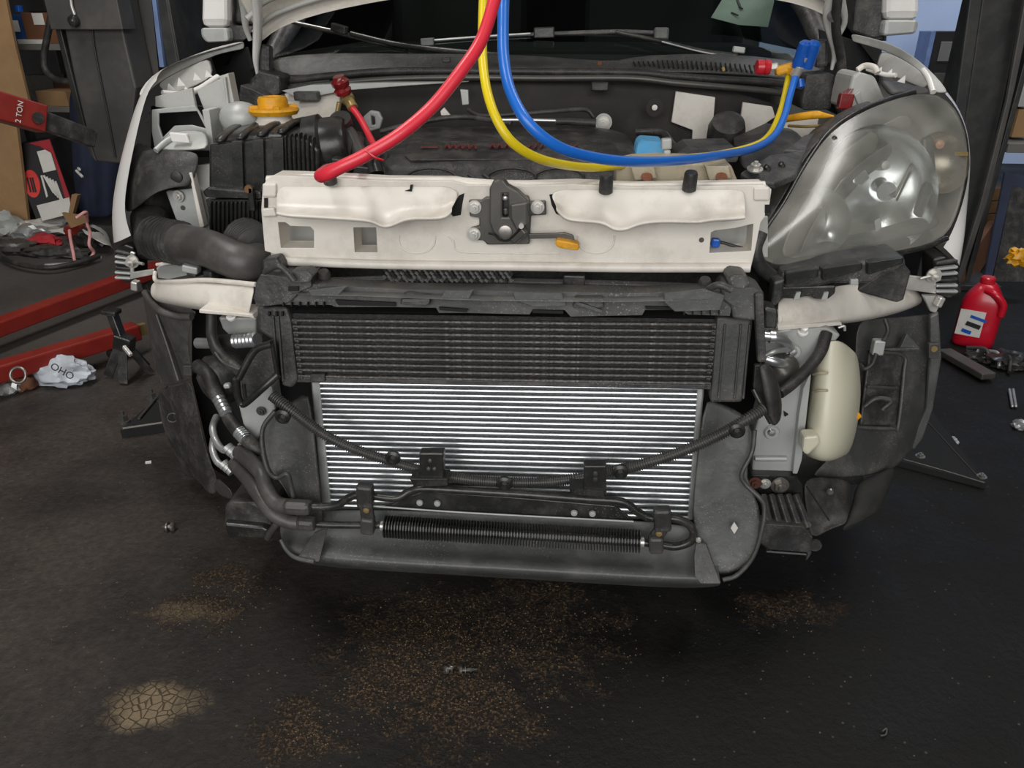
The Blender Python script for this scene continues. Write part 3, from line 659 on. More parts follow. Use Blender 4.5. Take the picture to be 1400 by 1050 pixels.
# lift arm foot on the floor, right
la = thing('lift_arm_plate', 'black steel lift arm lying on the floor right of the car', 'lift arm', PZ(1290, 620))
plate('arm_plate', [(1200, 600), (1270, 555), (1350, 660), (1225, 628)], onZ(.02), .02, PIT_, la, bev=.003, ext=(0, 0, -1))
tube('arm_edge', [PZ(1262, 570, .021), PZ(1306, 618, .021), PZ(1340, 655, .021)], .0015, DSTEEL, la)  # thin steel lines stand in for glints on the black plate
tube('arm_edge', [PZ(1232, 627, .021), PZ(1290, 643, .021), PZ(1346, 660, .021)], .0015, DSTEEL, la)
la2 = lambda x, y, lb: tag(bolt('loose_bolt', PZ(x, y, .0), (0, 0, 1), .011, ZINC), lb, 'bolt')
la2(1302, 604, 'pale bolt standing on the floor right of the lift arm plate')
for x, y in ((1258, 624), (1342, 652)): bolt('bolt', PZ(x, y, .02), (0, 0, 1), .008, STEEL, la)
# lift arm tip left (thin triangular frame with nuts)
ll = thing('lift_arm_tip', 'thin black lift arm tip with two nuts under the left wheel arch', 'lift arm', PZ(195, 580))
tube('arm_edge', [PZ(168, 586, .03), PZ(222, 578, .03)], .004, DSTEEL, ll); tube('arm_edge', [PZ(190, 572, .03), PZ(212, 546, .03), PZ(228, 528, .03)], .004, DSTEEL, ll)
plate('arm_plate', [(164, 588), (212, 545), (240, 578)], onZ(.025), .025, PIT_, ll, ext=(0, 0, -1))
for x, y in ((170, 577), (209, 546)): bolt('nut', PZ(x, y, .025), (0, 0, 1), .011, DSTEEL, ll, h=.022)
# small things lying on the floor
def screw(px, py, ang, L, r, label, m=STEEL):
    p = PZ(px, py, r * 1.2); d = Vector((math.cos(ang), math.sin(ang), 0))
    t = thing('loose_bolt', label, 'bolt', (p.x, p.y, 0))
    lathe('head', [(0, 0), (r * 1.1, 0), (r * 1.2, r * .6), (r * .9, r * .9), (0, r * .9)], p, -d, m, t, seg=12)
    lathe('washer', [(r * .4, 0), (r * 1.2, 0), (r * 1.2, r * .3), (r * .4, r * .3)], p + d * r * .7, d, m, t, seg=16)
    lathe('shank', [(r * .55, 0), (r * .55, L * .6), (r * .5, L * .62), (r * .2, L), (0, L)], p, d, m, t, seg=12)
screw(234, 720, math.pi + .1, .02, .009, 'small brass-coloured bolt on the floor left of the car')
screw(632, 916, .15, .026, .0065, 'shiny dark bolt on the floor in front of the car', DSTEEL)
screw(612, 915, .6, .016, .006, 'short shiny screw beside the dark bolt in front of the car', STEEL)
tag(box('paint_flake', PZ(203, 632, .003), (.014, .006, .005), PAPER, bev=0, rot=RZ(20)), 'tiny white flake on the floor left of the car', 'flake')
tag(tube('bent_clip', [PZ(1206, 1000, .004), PZ(1212, 996, .006), PZ(1211, 1004, .004), PZ(1204, 1006, .004)], .0013, DSTEEL), 'tiny bent metal clip on the floor at lower right', 'clip')
cbn = thing('window_like_frame', 'dark window-like frame against the pale blue wall, past the right mirror', 'cabinet', (P(1290, 100, 4.5).x, 4.55, 0))
xa, xb_ = P(1272, 80, 4.5).x, P(1316, 80, 4.5).x; zt = P(1290, 43, 4.5).z
box('frame_box', ((xa + xb_) / 2, 4.62, zt / 2), (xb_ - xa, .2, zt), BLKBX, cbn)  # dark frame taken for a window, shaped as a standing box
box('frame_pane', ((xa + xb_) / 2 + .02, 4.515, zt - .12), ((xb_ - xa) * .7, .01, .12), SHELF, cbn)
box('frame_pane', ((xa + xb_) / 2 + .02, 4.515, zt - .32), ((xb_ - xa) * .7, .01, .14), DSTEEL, cbn)
box('frame_side', (xa - .015, 4.6, zt / 2), (.03, .2, zt), POSTB, cbn)
# grit: uncountable
def grit():
    verts = []; faces = []; zones = [((720, 870), 150, 70, 420), ((590, 880), 110, 70, 380), ((560, 940), 150, 50, 300), ((320, 800), 60, 30, 160), ((260, 840), 90, 25, 140), ((430, 1000), 60, 40, 120), ((650, 970), 200, 60, 200), ((1080, 835), 70, 30, 60), ((700, 900), 700, 140, 150), ((250, 900), 250, 140, 70)]
    for (c, rx_, ry_, n) in zones:
        for _ in range(n):
            x, y = random.gauss(c[0], rx_ * .5), random.gauss(c[1], ry_ * .5)
            if y < 800 or y > 1080: continue
            p = PZ(x, y, 0); r = random.uniform(.0008, .0024); s = len(verts); a0 = random.random() * 6
            for k_ in range(4): verts.append(p + Vector((math.cos(a0 + k_ * 1.57) * r, math.sin(a0 + k_ * 1.57) * r * random.uniform(.5, 1), -.0005)))
            verts.append(p + Vector((random.uniform(-.3, .3) * r, 0, r * random.uniform(.6, 1.2))))
            faces += [(s, s + 1, s + 4), (s + 1, s + 2, s + 4), (s + 2, s + 3, s + 4), (s + 3, s, s + 4)]
    o = link('floor_grit', pymesh('floor_grit', verts, faces), mat('grit', '6b573f', .8, 0, .5, 90), smooth=False)
    o['kind'] = 'stuff'; o['label'] = 'scattered brown grit and crumbs on the black floor'; o['category'] = 'grit'
grit()

# ================================================================== the car
car = thing('car', 'white car with its bumper and grille removed, hood raised, condenser exposed', 'car', (0, 0.6, 0))
FR = Vector((0, -1, 0))
# ---------------------------------------------------------------- body shell: fenders, hood, mirrors, windscreen, cabin
def fender_side(name, rows, m=WHITEC, **k): return surf(name, rows, m, car, solid=.0, sub=2, **k)
fl = fender_side('front_fender', [
    [(179, 322, .30), (168, 290, .31), (174, 245, .34), (183, 200, .37), (193, 155, .41), (203, 122, .46), (214, 110, .50)],
    [(163, 330, .32), (156, 290, .34), (163, 240, .38), (175, 190, .41), (187, 145, .45), (200, 114, .50), (216, 100, .55)],
    [(153, 333, .36), (149, 290, .39), (158, 235, .43), (171, 185, .47), (185, 138, .52), (203, 104, .58), (232, 88, .62)],
    [(158, 330, .50), (156, 290, .55), (166, 235, .58), (180, 185, .62), (196, 132, .66), (222, 97, .70), (262, 76, .73)],
    [(185, 300, .75), (185, 270, .78), (190, 220, .80), (205, 165, .82), (228, 120, .85), (262, 86, .87), (300, 66, .88)],
    [(230, 250, 1.1), (230, 225, 1.1), (235, 190, 1.1), (245, 150, 1.1), (265, 105, 1.08), (295, 75, 1.05), (335, 57, 1.0)]], label='white left-hand front fender skin')
T_ = [(334, 56, 1.0), (322, 58, .97), (300, 63, .9), (284, 68, .84), (248, 81, .72), (217, 96, .62), (197, 113, .55), (188, 132, .5)]
M_ = [(335, 67, .99), (323, 69, .96), (304, 73, .89), (288, 78, .82), (256, 92, .7), (228, 106, .61), (208, 120, .55), (198, 132, .51)]
surf('fender_upper', [T_, [((a[0] + b[0]) / 2, (a[1] + b[1]) / 2 - 1, (a[2] + b[2]) / 2 + .004) for a, b in zip(T_, M_)], M_], BODYG, fl, solid=.002, sub=1)
surf('fender_web', [[(288, 77, .82), (256, 91, .7), (228, 105, .61), (214, 116, .57)], [(291, 88, .77), (262, 104, .69), (238, 115, .61), (220, 121, .57)], [(294, 104, .72), (270, 118, .66), (246, 126, .6), (226, 128, .56)]], BODYG, fl, solid=.002, sub=1)
plate('wheelhouse_shade', [(287, 74), (338, 64), (348, 100), (330, 150), (300, 160), (296, 100)], onY(1.0), .01, PIT_, fl)  # black sheet standing in for the shade behind the fender
tube('torn_sealer', [P(222, 127, .52), P(250, 129, .56), P(272, 122, .6), P(298, 106, .66)], [.006, .008, .007, .008], WHITEC, fl, n=10)
for x, y, s in ((232, 118, 7), (246, 112, 9), (268, 104, 8), (284, 100, 7), (255, 121, 6)):
    plate('torn_flap', [(x - 4, y + 6), (x - 2, y - s + 3), (x + 7, y + 5)], onY(.57), .002, WHITEC, fl, bev=0)
fr_px = [[(1290, 338, .30), (1300, 322, .32), (1312, 292, .36), (1322, 258, .40), (1327, 215, .45), (1322, 176, .49), (1308, 146, .53), (1292, 128, .55)],
    [(1303, 350, .30), (1314, 330, .33), (1320, 295, .38), (1325, 258, .42), (1328, 215, .47), (1323, 175, .51), (1309, 144, .55), (1295, 126, .57)],
    [(1321, 374, .32), (1325, 335, .36), (1325, 295, .42), (1326, 255, .47), (1327, 213, .52), (1322, 172, .56), (1308, 140, .6), (1295, 124, .62)]]
fr_w = [[P(*q) for q in r] for r in fr_px]
for dy_ in (.15, .4, .65): fr_w.append([Vector((q.x - .01, q.y + dy_, q.z + .02)) for q in fr_w[2]])
frr = surf('front_fender', fr_w, WHITEC, car, raw=True, solid=0, sub=2, label='white right-hand front fender skin')
T_ = [(1163, 46, 1.0), (1176, 48, .96), (1200, 54, .88), (1222, 61, .8), (1246, 74, .7), (1271, 95, .6), (1288, 113, .56), (1298, 128, .54)]
M_ = [(1164, 57, .99), (1177, 60, .95), (1204, 68, .86), (1222, 75, .78), (1242, 86, .69), (1262, 100, .6), (1274, 115, .55), (1279, 128, .53)]
surf('fender_upper', [T_, [((a[0] + b[0]) / 2, (a[1] + b[1]) / 2 - 1, (a[2] + b[2]) / 2 + .004) for a, b in zip(T_, M_)], M_], BODYG, frr, solid=.002, sub=1)
surf('fender_web', [[(1204, 67, .86), (1222, 74, .78), (1242, 85, .69), (1262, 99, .6), (1272, 114, .56)], [(1200, 80, .82), (1216, 88, .75), (1236, 98, .67), (1254, 108, .6), (1266, 118, .56)], [(1195, 94, .80), (1210, 101, .72), (1232, 109, .66), (1250, 116, .6), (1264, 122, .56)]], BODYG, frr, solid=.002, sub=1)
plate('wheelhouse_shade', [(1120, 40), (1165, 54), (1206, 68), (1202, 110), (1170, 170), (1130, 150)], onY(1.02), .01, PIT_, frr)  # black sheet in place of the shaded hollow, hides the wall behind
plate('quarter_window', [(1130, -70), (1216, -70), (1212, 56), (1165, 56), (1130, 60)], onY(1.4), .01, BLKG, frr)
ptube('fender_lip', [(1262, 96, .58), (1270, 108, .55), (1276, 126, .52)], 4, WHITEC, frr)
for x, y, s in ((1200, 96, 7), (1214, 100, 8), (1232, 108, 7), (1255, 118, 5)):
    plate('torn_flap', [(x - 6, y + 4), (x + 6, y - s + 2), (x + 5, y + 6)], onY(.60), .002, WHITEC, frr, bev=0)
ptube('torn_sealer', [(1186, 94, .64), (1210, 102, .6), (1225, 103, .58)], 3, WHITEC, frr)
# doors and roof further back, mostly hidden
for s in (-1, 1):
    surf('door_panel', [[(s * .87, 1.1, .3), (s * .9, 1.1, .6), (s * .86, 1.1, .88)], [(s * .88, 2.0, .3), (s * .92, 2.0, .6), (s * .87, 2.0, .92)], [(s * .88, 3.0, .3), (s * .92, 3.0, .6), (s * .87, 3.0, .93)]], WHITEC, car, raw=True, solid=.004, sub=1)
    tube('roof_pillar', [(s * .80, .95, .80), (s * .71, 1.3, 1.08), (s * .55, 1.8, 1.38)], .03, BLK, car)
    surf('side_window', [[(s * .85, .96, .91), (s * .80, 1.0, .97)], [(s * .85, 1.5, .92), (s * .66, 1.55, 1.26)], [(s * .85, 2.8, .93), (s * .58, 2.8, 1.42)]], TINT, car, raw=True, solid=0, sub=0)
surf('roof', [[(-.56, 1.8, 1.38), (0, 1.76, 1.43), (.56, 1.8, 1.38)], [(-.58, 2.4, 1.44), (0, 2.4, 1.5), (.58, 2.4, 1.44)], [(-.55, 3.2, 1.4), (0, 3.2, 1.46), (.55, 3.2, 1.4)]], WHITEC, car, raw=True, solid=.01, sub=2)
CABIN = mat('cabin_trim', '1a1b1b', .85, 0, .2, 10)
box('dashboard', (0, 1.45, .86), (1.3, .5, .18), CABIN, car, bev=.04)
box('cabin_shade_panel', (0, 2.85, .95), (1.7, .04, 1.0), CABIN, car)  # added dark panel so the cabin reads black through the windscreen
box('cabin_floor', (0, 2.2, .45), (1.66, 2.2, .06), CABIN, car)
box('rear_seat_back', (0, 2.6, .85), (1.3, .2, .85), CABIN, car, bev=.05)
for x in (-.36, .36):
    box('front_seat', (x, 1.95, .9), (.5, .16, .8), CABIN, car, RX(-12), bev=.05)
ws0 = lambda px, py: P(px, py, 1.0)
wsg = surf('windscreen', [[(340, 98, .98), (450, 84, .97), (580, 76, .95), (720, 74, .95), (860, 74, .95), (1000, 78, .97), (1150, 92, 1.0)],
                    [(400, 40, 1.3), (480, 20, 1.28), (600, 10, 1.26), (720, 6, 1.26), (860, 6, 1.26), (980, 16, 1.28), (1100, 36, 1.3)],
                    [(470, -130, 1.75), (520, -150, 1.72), (620, -158, 1.7), (730, -162, 1.7), (850, -162, 1.7), (950, -152, 1.72), (1020, -134, 1.75)]], GLASS, car, solid=0, sub=1)
o = surf('dash_paper', [[(972, 24, 1.14), (1010, 34, 1.14), (1050, 37, 1.14)], [(988, -2, 1.22), (1020, 2, 1.22), (1058, 4, 1.22)], [(996, -30, 1.3), (1025, -28, 1.3), (1060, -26, 1.3)]], PAPERG, car, solid=.001, sub=0)
for a, b in (((1008, 0), (1012, 10)), ((1000, 17), (1009, 21)), ((1012, 10), (1015, 12))): bar('pen_stroke', P(a[0], a[1], 1.13 + .1 * (34 - a[1]) / 34 - .012), P(b[0], b[1], 1.13 + .1 * (34 - b[1]) / 34 - .012), .006, .003, INK, o, bev=0)
# cowl panel and seals
cw = surf('cowl_panel', [[(366, 78, .93), (450, 70, .93), (560, 74, .92), (700, 72, .90), (800, 82, .90), (850, 84, .90), (870, 74, .91), (1000, 72, .92), (1060, 80, .93), (1135, 88, .95)],
                         [(368, 90, .90), (450, 84, .89), (560, 84, .88), (700, 84, .87), (800, 90, .87), (850, 91, .87), (880, 84, .88), (1000, 82, .88), (1060, 90, .90), (1130, 98, .92)],
                         [(376, 110, .86), (450, 101, .85), (560, 96, .84), (700, 92, .83), (800, 96, .83), (850, 97, .83), (900, 99, .83), (1000, 101, .84), (1060, 107, .86), (1120, 114, .88)]], GRYD, car, solid=.004, sub=1)
for i in range(26):
    x = 866 + i * 6.6; y = 88 + (i / 26) ** 2 * 8; h_ = 7 if i > 4 else 3
    bar('grille_slot', P(x, y - h_ * .5 - 2, .865), P(x + 2.5, y + h_ * .6, .845), .0032, .004, PIT_, cw, bev=0, upv=(0, 1, 0))
bar('cowl_clip', P(610, 78, .87), P(610, 85, .865), .022, .006, BLK, cw, upv=(0, 1, 0))
bar('cowl_clip', P(820, 84, .87), P(820, 90, .865), .014, .006, CARDD, cw, upv=(0, 1, 0))
bar('cowl_clip', P(988, 92, .85), P(990, 98, .84), .008, .006, BRASS, cw, upv=(0, 1, 0))
ptube('hood_seal', [(382, 112, .82), (440, 105, .81), (520, 98, .80), (620, 97, .79), (740, 98, .79), (860, 99, .79), (920, 104, .79), (990, 109, .80), (1060, 113, .82), (1100, 122, .84)], 4.5, RUB, car)
ptube('hood_seal_base', [(382, 122, .81), (440, 116, .80), (520, 109, .79), (620, 106, .78), (740, 107, .78), (860, 107, .78), (920, 113, .78), (990, 119, .79), (1060, 126, .81), (1098, 136, .83)], 4, DSTEEL, car)
# wipers
wl = ptube('wiper', [(394, 28, 1.12), (440, 40, 1.1), (480, 49, 1.08), (556, 69, 1.02)], 3, BLK, car)
ptube('wiper_arm', [(480, 46, 1.06), (540, 60, 1.02), (600, 68, .97), (690, 76, .93)], 3.4, BLKG, wl)
bar('wiper_joint', P(454, 36, 1.08), P(474, 42, 1.07), .02, .02, BLKG, wl); ptube('wiper_spine', [(398, 29, 1.11), (455, 41, 1.09)], 1.2, ZINC, wl)
wr = ptube('wiper', [(582, 58, 1.04), (660, 52, 1.05), (730, 48, 1.06), (840, 44, 1.07), (908, 46, 1.08)], 3.4, BLK, car)
bar('wiper_cap', P(576, 58, 1.03), P(594, 57, 1.03), .026, .02, GRYP, wr); bar('wiper_cap', P(894, 46, 1.07), P(914, 46, 1.07), .03, .03, GRYP, wr, bev=.006)
bar('wiper_joint', P(730, 45, 1.04), P(758, 44, 1.04), .022, .026, BLKG, wr)
ptube('wiper_spine', [(594, 55, 1.03), (660, 50, 1.04), (725, 46, 1.05)], 1.4, ALUD, wr)
ptube('wiper_arm', [(842, 44, 1.04), (900, 56, 1.0), (960, 70, .95), (1008, 76, .92)], 3, BLKG, wr); ptube('arm_edge', [(905, 57, .99), (950, 69, .95), (980, 75, .93)], 1.1, ALUD, wr)
bar('spindle_cap', P(1002, 67, .93), P(1018, 69, .93), .02, .014, GALV, wr)
# hood
def hood():
    arc = [(352, 62, .80), (372, 42, .82), (400, 29, .84), (440, 16, .86), (500, 3, .88), (600, -14, .9), (720, -22, .91), (850, -22, .91), (960, -16, .9), (1060, -4, .88), (1105, 8, .86), (1125, 18, .84), (1142, 30, .82)]
    r0 = [P(*a) for a in arc]; n = len(r0); rows = []
    for k_, (dy, dz, sx) in enumerate(((-.012, -.004, 1), (.012, .012, 1), (.0, .04, 1.0), (-.05, .1, 1.02), (-.3, .45, 1.08), (-.62, .82, 1.08))):
        rows.append([Vector((p.x * sx, p.y + dy, p.z + dz)) for p in r0])
    h_ = surf('hood', rows, WHITE, car, raw=True, solid=.006, sub=1, label='raised white hood, only its rear edge in view')
    for k_ in range(2):
        tube('hood_rib', [Vector((p.x * .99, p.y - .03 - .03 * k_, p.z + .028 + .03 * k_)) for p in r0], .008, BODYG, h_, n=4, flat=.8)
    for s, pts in ((-1, [(352, 101, .80), (350, 80, .79), (352, 50, .77), (352, 15, .73), (345, -30, .68), (330, -120, .6)]), (1, [(1137, 95, .80), (1141, 70, .79), (1131, 25, .76), (1139, -10, .72), (1152, -60, .66), (1170, -130, .6)])):
        ptube('hood_side_edge', pts, [3, 6, 8.5, 9, 10, 12], WHITEC, h_, flat=.7)
        ptube('hood_side_lip', [(p[0] + s * (10 + 4 * i), p[1] - 46 + 3 * i, p[2] + .02) for i, p in enumerate(pts)], [3, 4, 6, 8, 9, 9], BODYG, h_)
    return h_
hd = hood()
ptube('hood_wire', [(1152, 120, .78), (1150, 80, .77), (1143, 40, .74), (1145, 0, .70), (1152, -40, .66)], 6, BLK, hd); lathe('grommet', [(0, 0), (.01, 0), (.012, .01), (0, .012)], P(1137, 22, .73), (0, -1, 0), BLK, hd)
for s, (x, y) in ((-1, (364, 85)), (1, (1122, 78))):
    bar('hinge_cover', P(x, y - 24, .80), P(x, y + 14, .80), .028, .03, BLK, car, upv=(0, 1, 0), bev=.008)
# hinge base blocks
plate('cowl_end_cap', [(346, 104), (356, 97), (382, 104), (382, 130), (366, 134), (346, 122)], onY(.74), .08, BLK, car, bev=.006)
plate('cowl_end_cap', [(328, 116), (346, 122), (366, 132), (372, 144), (334, 146), (326, 138)], onY(.70), .05, BLK, car, bev=.004)
plate('cowl_end_cap', [(1102, 103), (1136, 100), (1143, 104), (1136, 150), (1096, 150), (1096, 140)], onY(.72), .1, BLK, car, bev=.006)
# mirrors
def mirror(pts_cap, pts_low, pts_frame, pts_glass, Y, lab):
    t = plate('side_mirror', pts_cap, onY(Y), .16, WHITEC, car, bev=.02, label=lab)
    plate('mirror_lower_trim', pts_low, onY(Y - .004), .15, GALV, t, bev=.01)
    plate('mirror_rim', pts_frame, onY(Y + .03), .1, BLK, t, bev=.006)
    plate('mirror_arm', pts_glass, onY(Y + .05), .08, BLKG, t, bev=.006)
mirror([(276, -60), (310, -60), (311, 38), (274, 38)], [(273, 38), (311, 38), (313, 57), (280, 58), (274, 50)], [(309, -60), (322, -60), (318, 34), (345, 36), (345, 56), (313, 57)], [(318, -60), (350, -60), (350, 34), (319, 32)], 1.25, 'white left door mirror')
mirror([(1213, -60), (1258, -60), (1258, 28), (1210, 28)], [(1210, 27), (1258, 27), (1254, 46), (1207, 50)], [(1178, -60), (1212, -60), (1207, 50), (1190, 52), (1166, 44), (1168, 16)], [(1166, 44), (1208, 46), (1212, 54), (1190, 58)], 1.25, 'white right door mirror')

# ---------------------------------------------------------------- engine bay
fw = surf('firewall', [[(382, 118, .80), (560, 108, .80), (740, 106, .80), (920, 112, .80), (1100, 132, .83)], [(382, 200, .80), (560, 190, .80), (740, 186, .80), (920, 195, .80), (1100, 210, .83)], [(382, 330, .80), (560, 330, .80), (740, 330, .80), (920, 330, .80), (1100, 330, .83)]], DARK, car, solid=.01, sub=1)
plate('firewall_patch', [(924, 125), (978, 133), (975, 172), (966, 200), (946, 200), (947, 178), (918, 167)], onY(.78), .012, WHITE, fw)
plate('firewall_patch', [(1016, 140), (1056, 146), (1060, 160), (1042, 172), (1034, 200), (1006, 206), (1010, 180)], onY(.76), .012, WHITE, fw)
plate('strut_tower', [(388, 128), (430, 126), (466, 120), (462, 150), (455, 172), (420, 172), (398, 168)], onPlane((388, 128, .74), (466, 120, .74), (420, 172, .62)), .03, WHITE, fw, bev=.004)
plate('tower_brace', [(385, 124), (425, 116), (520, 113), (640, 112), (560, 117), (470, 124), (430, 132), (412, 136), (398, 130)], onY(.70), .03, GALV, fw)
bar('brace_clip', P(404, 131, .69), P(436, 131, .69), .03, .02, BLK, fw)
for (x, y, r, m) in ((825, 167, .013, ZINC), (895, 147, .006, ZINC), (530, 179, .005, ZINC)):
    if r > .01: lathe('washer_plate', [(0, 0), (.02, 0), (.02, .004), (0, .004)], P(x, y, .72), FR, GALV, fw, seg=24)
    bolt('bolt', P(x, y, .715), FR, r * .7, m, fw)
lathe('grommet_ring', [(0, 0), (.018, 0), (.02, .006), (.012, .008), (0, .004)], P(895, 147, .735), FR, DARK, fw)
plate('bracket', [(496, 160), (506, 151), (518, 153), (523, 163), (519, 176), (506, 180), (499, 174)], onY(.6), .012, GALV, fw, holes=[[(507, 158), (512, 160), (513, 170), (508, 172)]], bev=.003)
plate('bracket', [(629, 122), (640, 123), (641, 143), (632, 144)], onY(.70), .01, GALV, fw); plate('bracket', [(602, 152), (607, 147), (616, 158), (603, 158)], onY(.68), .01, WHITE, fw)
bar('seal_clip', P(808, 118, .76), P(832, 118, .76), .02, .02, BLKG, fw)
ptube('wiring_loom', [(640, 150, .66), (660, 158, .64), (720, 155, .64), (760, 152, .64), (800, 150, .66), (812, 160, .66)], 3, RUB, fw); ptube('metal_pipe', [(684, 164, .6), (720, 164, .6), (760, 165, .6)], 2.2, ALU, fw)
ptube('pipe_sleeve', [(760, 166, .6), (780, 166, .6), (815, 168, .6)], 5, RUB, fw); ptube('wiring_loom', [(520, 180, .6), (570, 168, .62), (630, 160, .64), (700, 168, .6)], 3.5, BLK, fw)
lathe('booster_dome', [(0.04, 0), (.042, .03), (.036, .05), (.02, .06), (0, .062)], P(990, 190, .68), (0, -.6, .8), BLK, car)
ptube('bay_loom', [(870, 180, .7), (905, 182, .68), (930, 205, .6), (1000, 208, .55)], 5, BLK, car)
# engine cover
ec = surf('engine_cover', [[(528, 176, .66), (600, 172, .66), (700, 172, .66), (800, 172, .66), (846, 176, .66), (862, 190, .64)],
                           [(522, 196, .56), (600, 188, .56), (700, 188, .56), (800, 188, .56), (850, 190, .56), (868, 200, .56)],
                           [(514, 214, .46), (600, 212, .45), (700, 212, .45), (800, 212, .45), (852, 214, .45), (872, 218, .46)],
                           [(512, 222, .42), (600, 221, .41), (700, 221, .41), (800, 221, .41), (852, 222, .41), (874, 226, .42)],
                           [(510, 250, .40), (600, 252, .385), (700, 252, .385), (800, 252, .385), (852, 254, .385), (874, 256, .40)],
                           [(510, 300, .40), (600, 300, .385), (700, 300, .385), (800, 300, .385), (852, 300, .385), (874, 300, .40)]], BLK, car, solid=.004, sub=2)
def covp(x, y): return P(x, y, .56 - (y - 188) * .0046 - .006)
plate('raised_badge_panel', [(556, 196), (562, 192), (828, 194), (842, 198), (850, 216), (560, 218), (553, 212)], covp, .006, BLK, ec, bev=.002, ext=(0, .3, -1))
c2 = lambda x, y: covp(x, y) + Vector((0, -.004, .004))
def stroke(a, b, w_=.004): bar('badge_stroke', c2(*a), c2(*b), w_, .002, REDTX, ec, bev=0)
stroke((576, 203), (600, 203), .009)
for x in range(608, 652, 9): stroke((x, 204), (x + 5, 200)); stroke((x + 5, 200), (x + 7, 205))
for x in range(670, 700, 10): stroke((x, 204), (x + 4, 199)); stroke((x + 4, 199), (x + 7, 204))
for x in range(722, 742, 8): stroke((x, 205), (x + 4, 200))
for x in range(770, 790, 7): stroke((x, 205), (x + 5, 200))
for cx_ in (590, 700, 765):
    pts = [P(cx_ + 34 * math.cos(t), 244 - 14 * math.sin(t), .384) for t in [math.pi * i / 8 for i in range(9)]]
    tube('cover_arch', pts, .0025, BLK, ec)
for x in (640, 660): tube('cover_nub', [P(x, 238, .383), P(x + 8, 244, .383)], .004, GRYD, ec)
tube('oil_filler', [P(508, 226, .33), P(512, 240, .32)], .02, BLKG, car)
# reservoir with blue cap
tk = plate('reservoir', [(842, 230), (868, 224), (905, 222), (1000, 226), (1012, 256), (842, 256)], onY(.10), .10, CREAMD, car, bev=.01)
for x in (884, 986): plate('mount_ear', [(x - 22, 227), (x + 10, 227), (x + 14, 244), (x - 16, 247)], onY(.08), .03, CREAMD, tk); lathe('ear_bolt', [(0, 0), (.008, 0), (.009, .003), (.004, .006), (0, .006)], P(x, 243, .078), (0, -.7, .7), mat('rust' + str(x), '7d4a30', .7, 0, .3, 60), tk, seg=12)
plate('blue_cap', [(868, 216), (871, 196), (878, 192), (904, 194), (911, 200), (911, 217)], onPlane((868, 216, .20), (911, 217, .20), (880, 192, .24)), .07, BLUC, tk, bev=.006)
bar('spout', P(904, 197, .2), P(918, 196, .2), .018, .018, GALV, tk); bar('spout', P(912, 205, .19), P(912, 220, .19), .012, .012, GALV, tk, upv=(0, 1, 0))
plate('fuse_box', [(924, 210), (940, 200), (1000, 198), (1012, 208), (1010, 222), (925, 222)], onPlane((924, 210, .4), (1000, 198, .48), (925, 222, .36)), .1, BLK, car, bev=.006)
plate('fuse_box', [(1012, 198), (1060, 176), (1090, 180), (1110, 200), (1040, 236), (1015, 230)], onPlane((1012, 198, .5), (1090, 180, .55), (1040, 236, .36)), .1, BLK, car, bev=.006)
# air filter box
af = plate('air_filter_box', [(285, 198), (316, 195), (345, 191), (385, 187), (402, 186), (422, 192), (436, 206), (436, 268), (360, 266), (285, 262)], onY(.33), .2, BLKG, car, bev=.008)
def rib(x, w_, y0, y1, dx=0): plate('lid_rib', [(x, y0), (x + w_, y0 - 1), (x + w_ + dx, y1), (x + dx, y1)], onY(.322), .02, BLKG, af, bev=.002)
for i, x in enumerate((316, 345, 372)): rib(x, 15, 193 - i * 2, 262, 2)
for i in range(7): rib(388 + i * 6.2, 2.6, 186 - i * 1.0 + max(0, i - 3) * 3, 262, 3)
for i in range(4):
    x = 291 + i * 28
    surf('top_rib', [[(x, 196 - i * 4, .325), (x + 14, 196 - i * 4, .325)], [(x + 6, 186 - i * 4, .34), (x + 20, 186 - i * 4, .34)], [(x + 22, 174 - i * 3, .42), (x + 38, 173 - i * 3, .42)], [(x + 40, 165 - i * 1, .52), (x + 58, 164 - i * 1, .52)]], BLKG, af, solid=.012, sub=1)
surf('lid_top', [[(286, 198, .335), (345, 192, .335), (400, 186, .335), (434, 200, .345)], [(292, 184, .36), (345, 178, .36), (400, 172, .36), (434, 186, .37)], [(325, 168, .52), (360, 162, .52), (395, 160, .52), (432, 168, .52)]], BLKG, af, solid=.006, sub=1)
plate('lid_flange', [(276, 262), (284, 256), (356, 262), (358, 272), (280, 270)], onY(.31), .2, BLKG, af, bev=.004)
plate('lower_case', [(280, 272), (358, 272), (358, 330), (300, 335), (286, 300)], onY(.33), .18, BLKG, af, bev=.004)
for i in range(13): plate('case_fin', rect(286 + i * 5.8, 276, 288.6 + i * 5.8, 326), onY(.322), .02, BLKG, af, bev=.001)
bar('lid_clip', P(343, 255, .30), P(346, 288, .30), .012, .012, BLKG, af, upv=(0, 1, 0)); lathe('clip_screw', [(0, 0), (.008, 0), (.008, .006), (0, .006)], P(341, 258, .30), FR, mat('rust_screw', '7d5a38', .6, .3), af, seg=10)
lathe('outlet_collar', [(.05, 0), (.064, 0), (.066, .03), (.058, .035), (.056, .07), (.05, .08)], P(425, 205, .40), (1, .1, .15), BLKG, af)
corr('intake_hose', [P(440, 205, .41), P(465, 205, .42), P(490, 215, .44), P(515, 235, .46)], .045, .018, .003, RUB, car)
ptube('breather_pipe', [(462, 168, .45), (478, 185, .42), (492, 210, .40), (505, 240, .38)], 11, RUBG, car); lathe('pipe_joint', [(.0, 0), (.022, 0), (.022, .02), (0, .022)], P(468, 172, .43), (0, -.6, .8), BLKG, car)
for x, y in ((455, 225), (485, 235), (440, 236)): bar('loom_clip', P(x, y, .32), P(x + 22, y + 3, .32), .03, .03, BLKG, car)
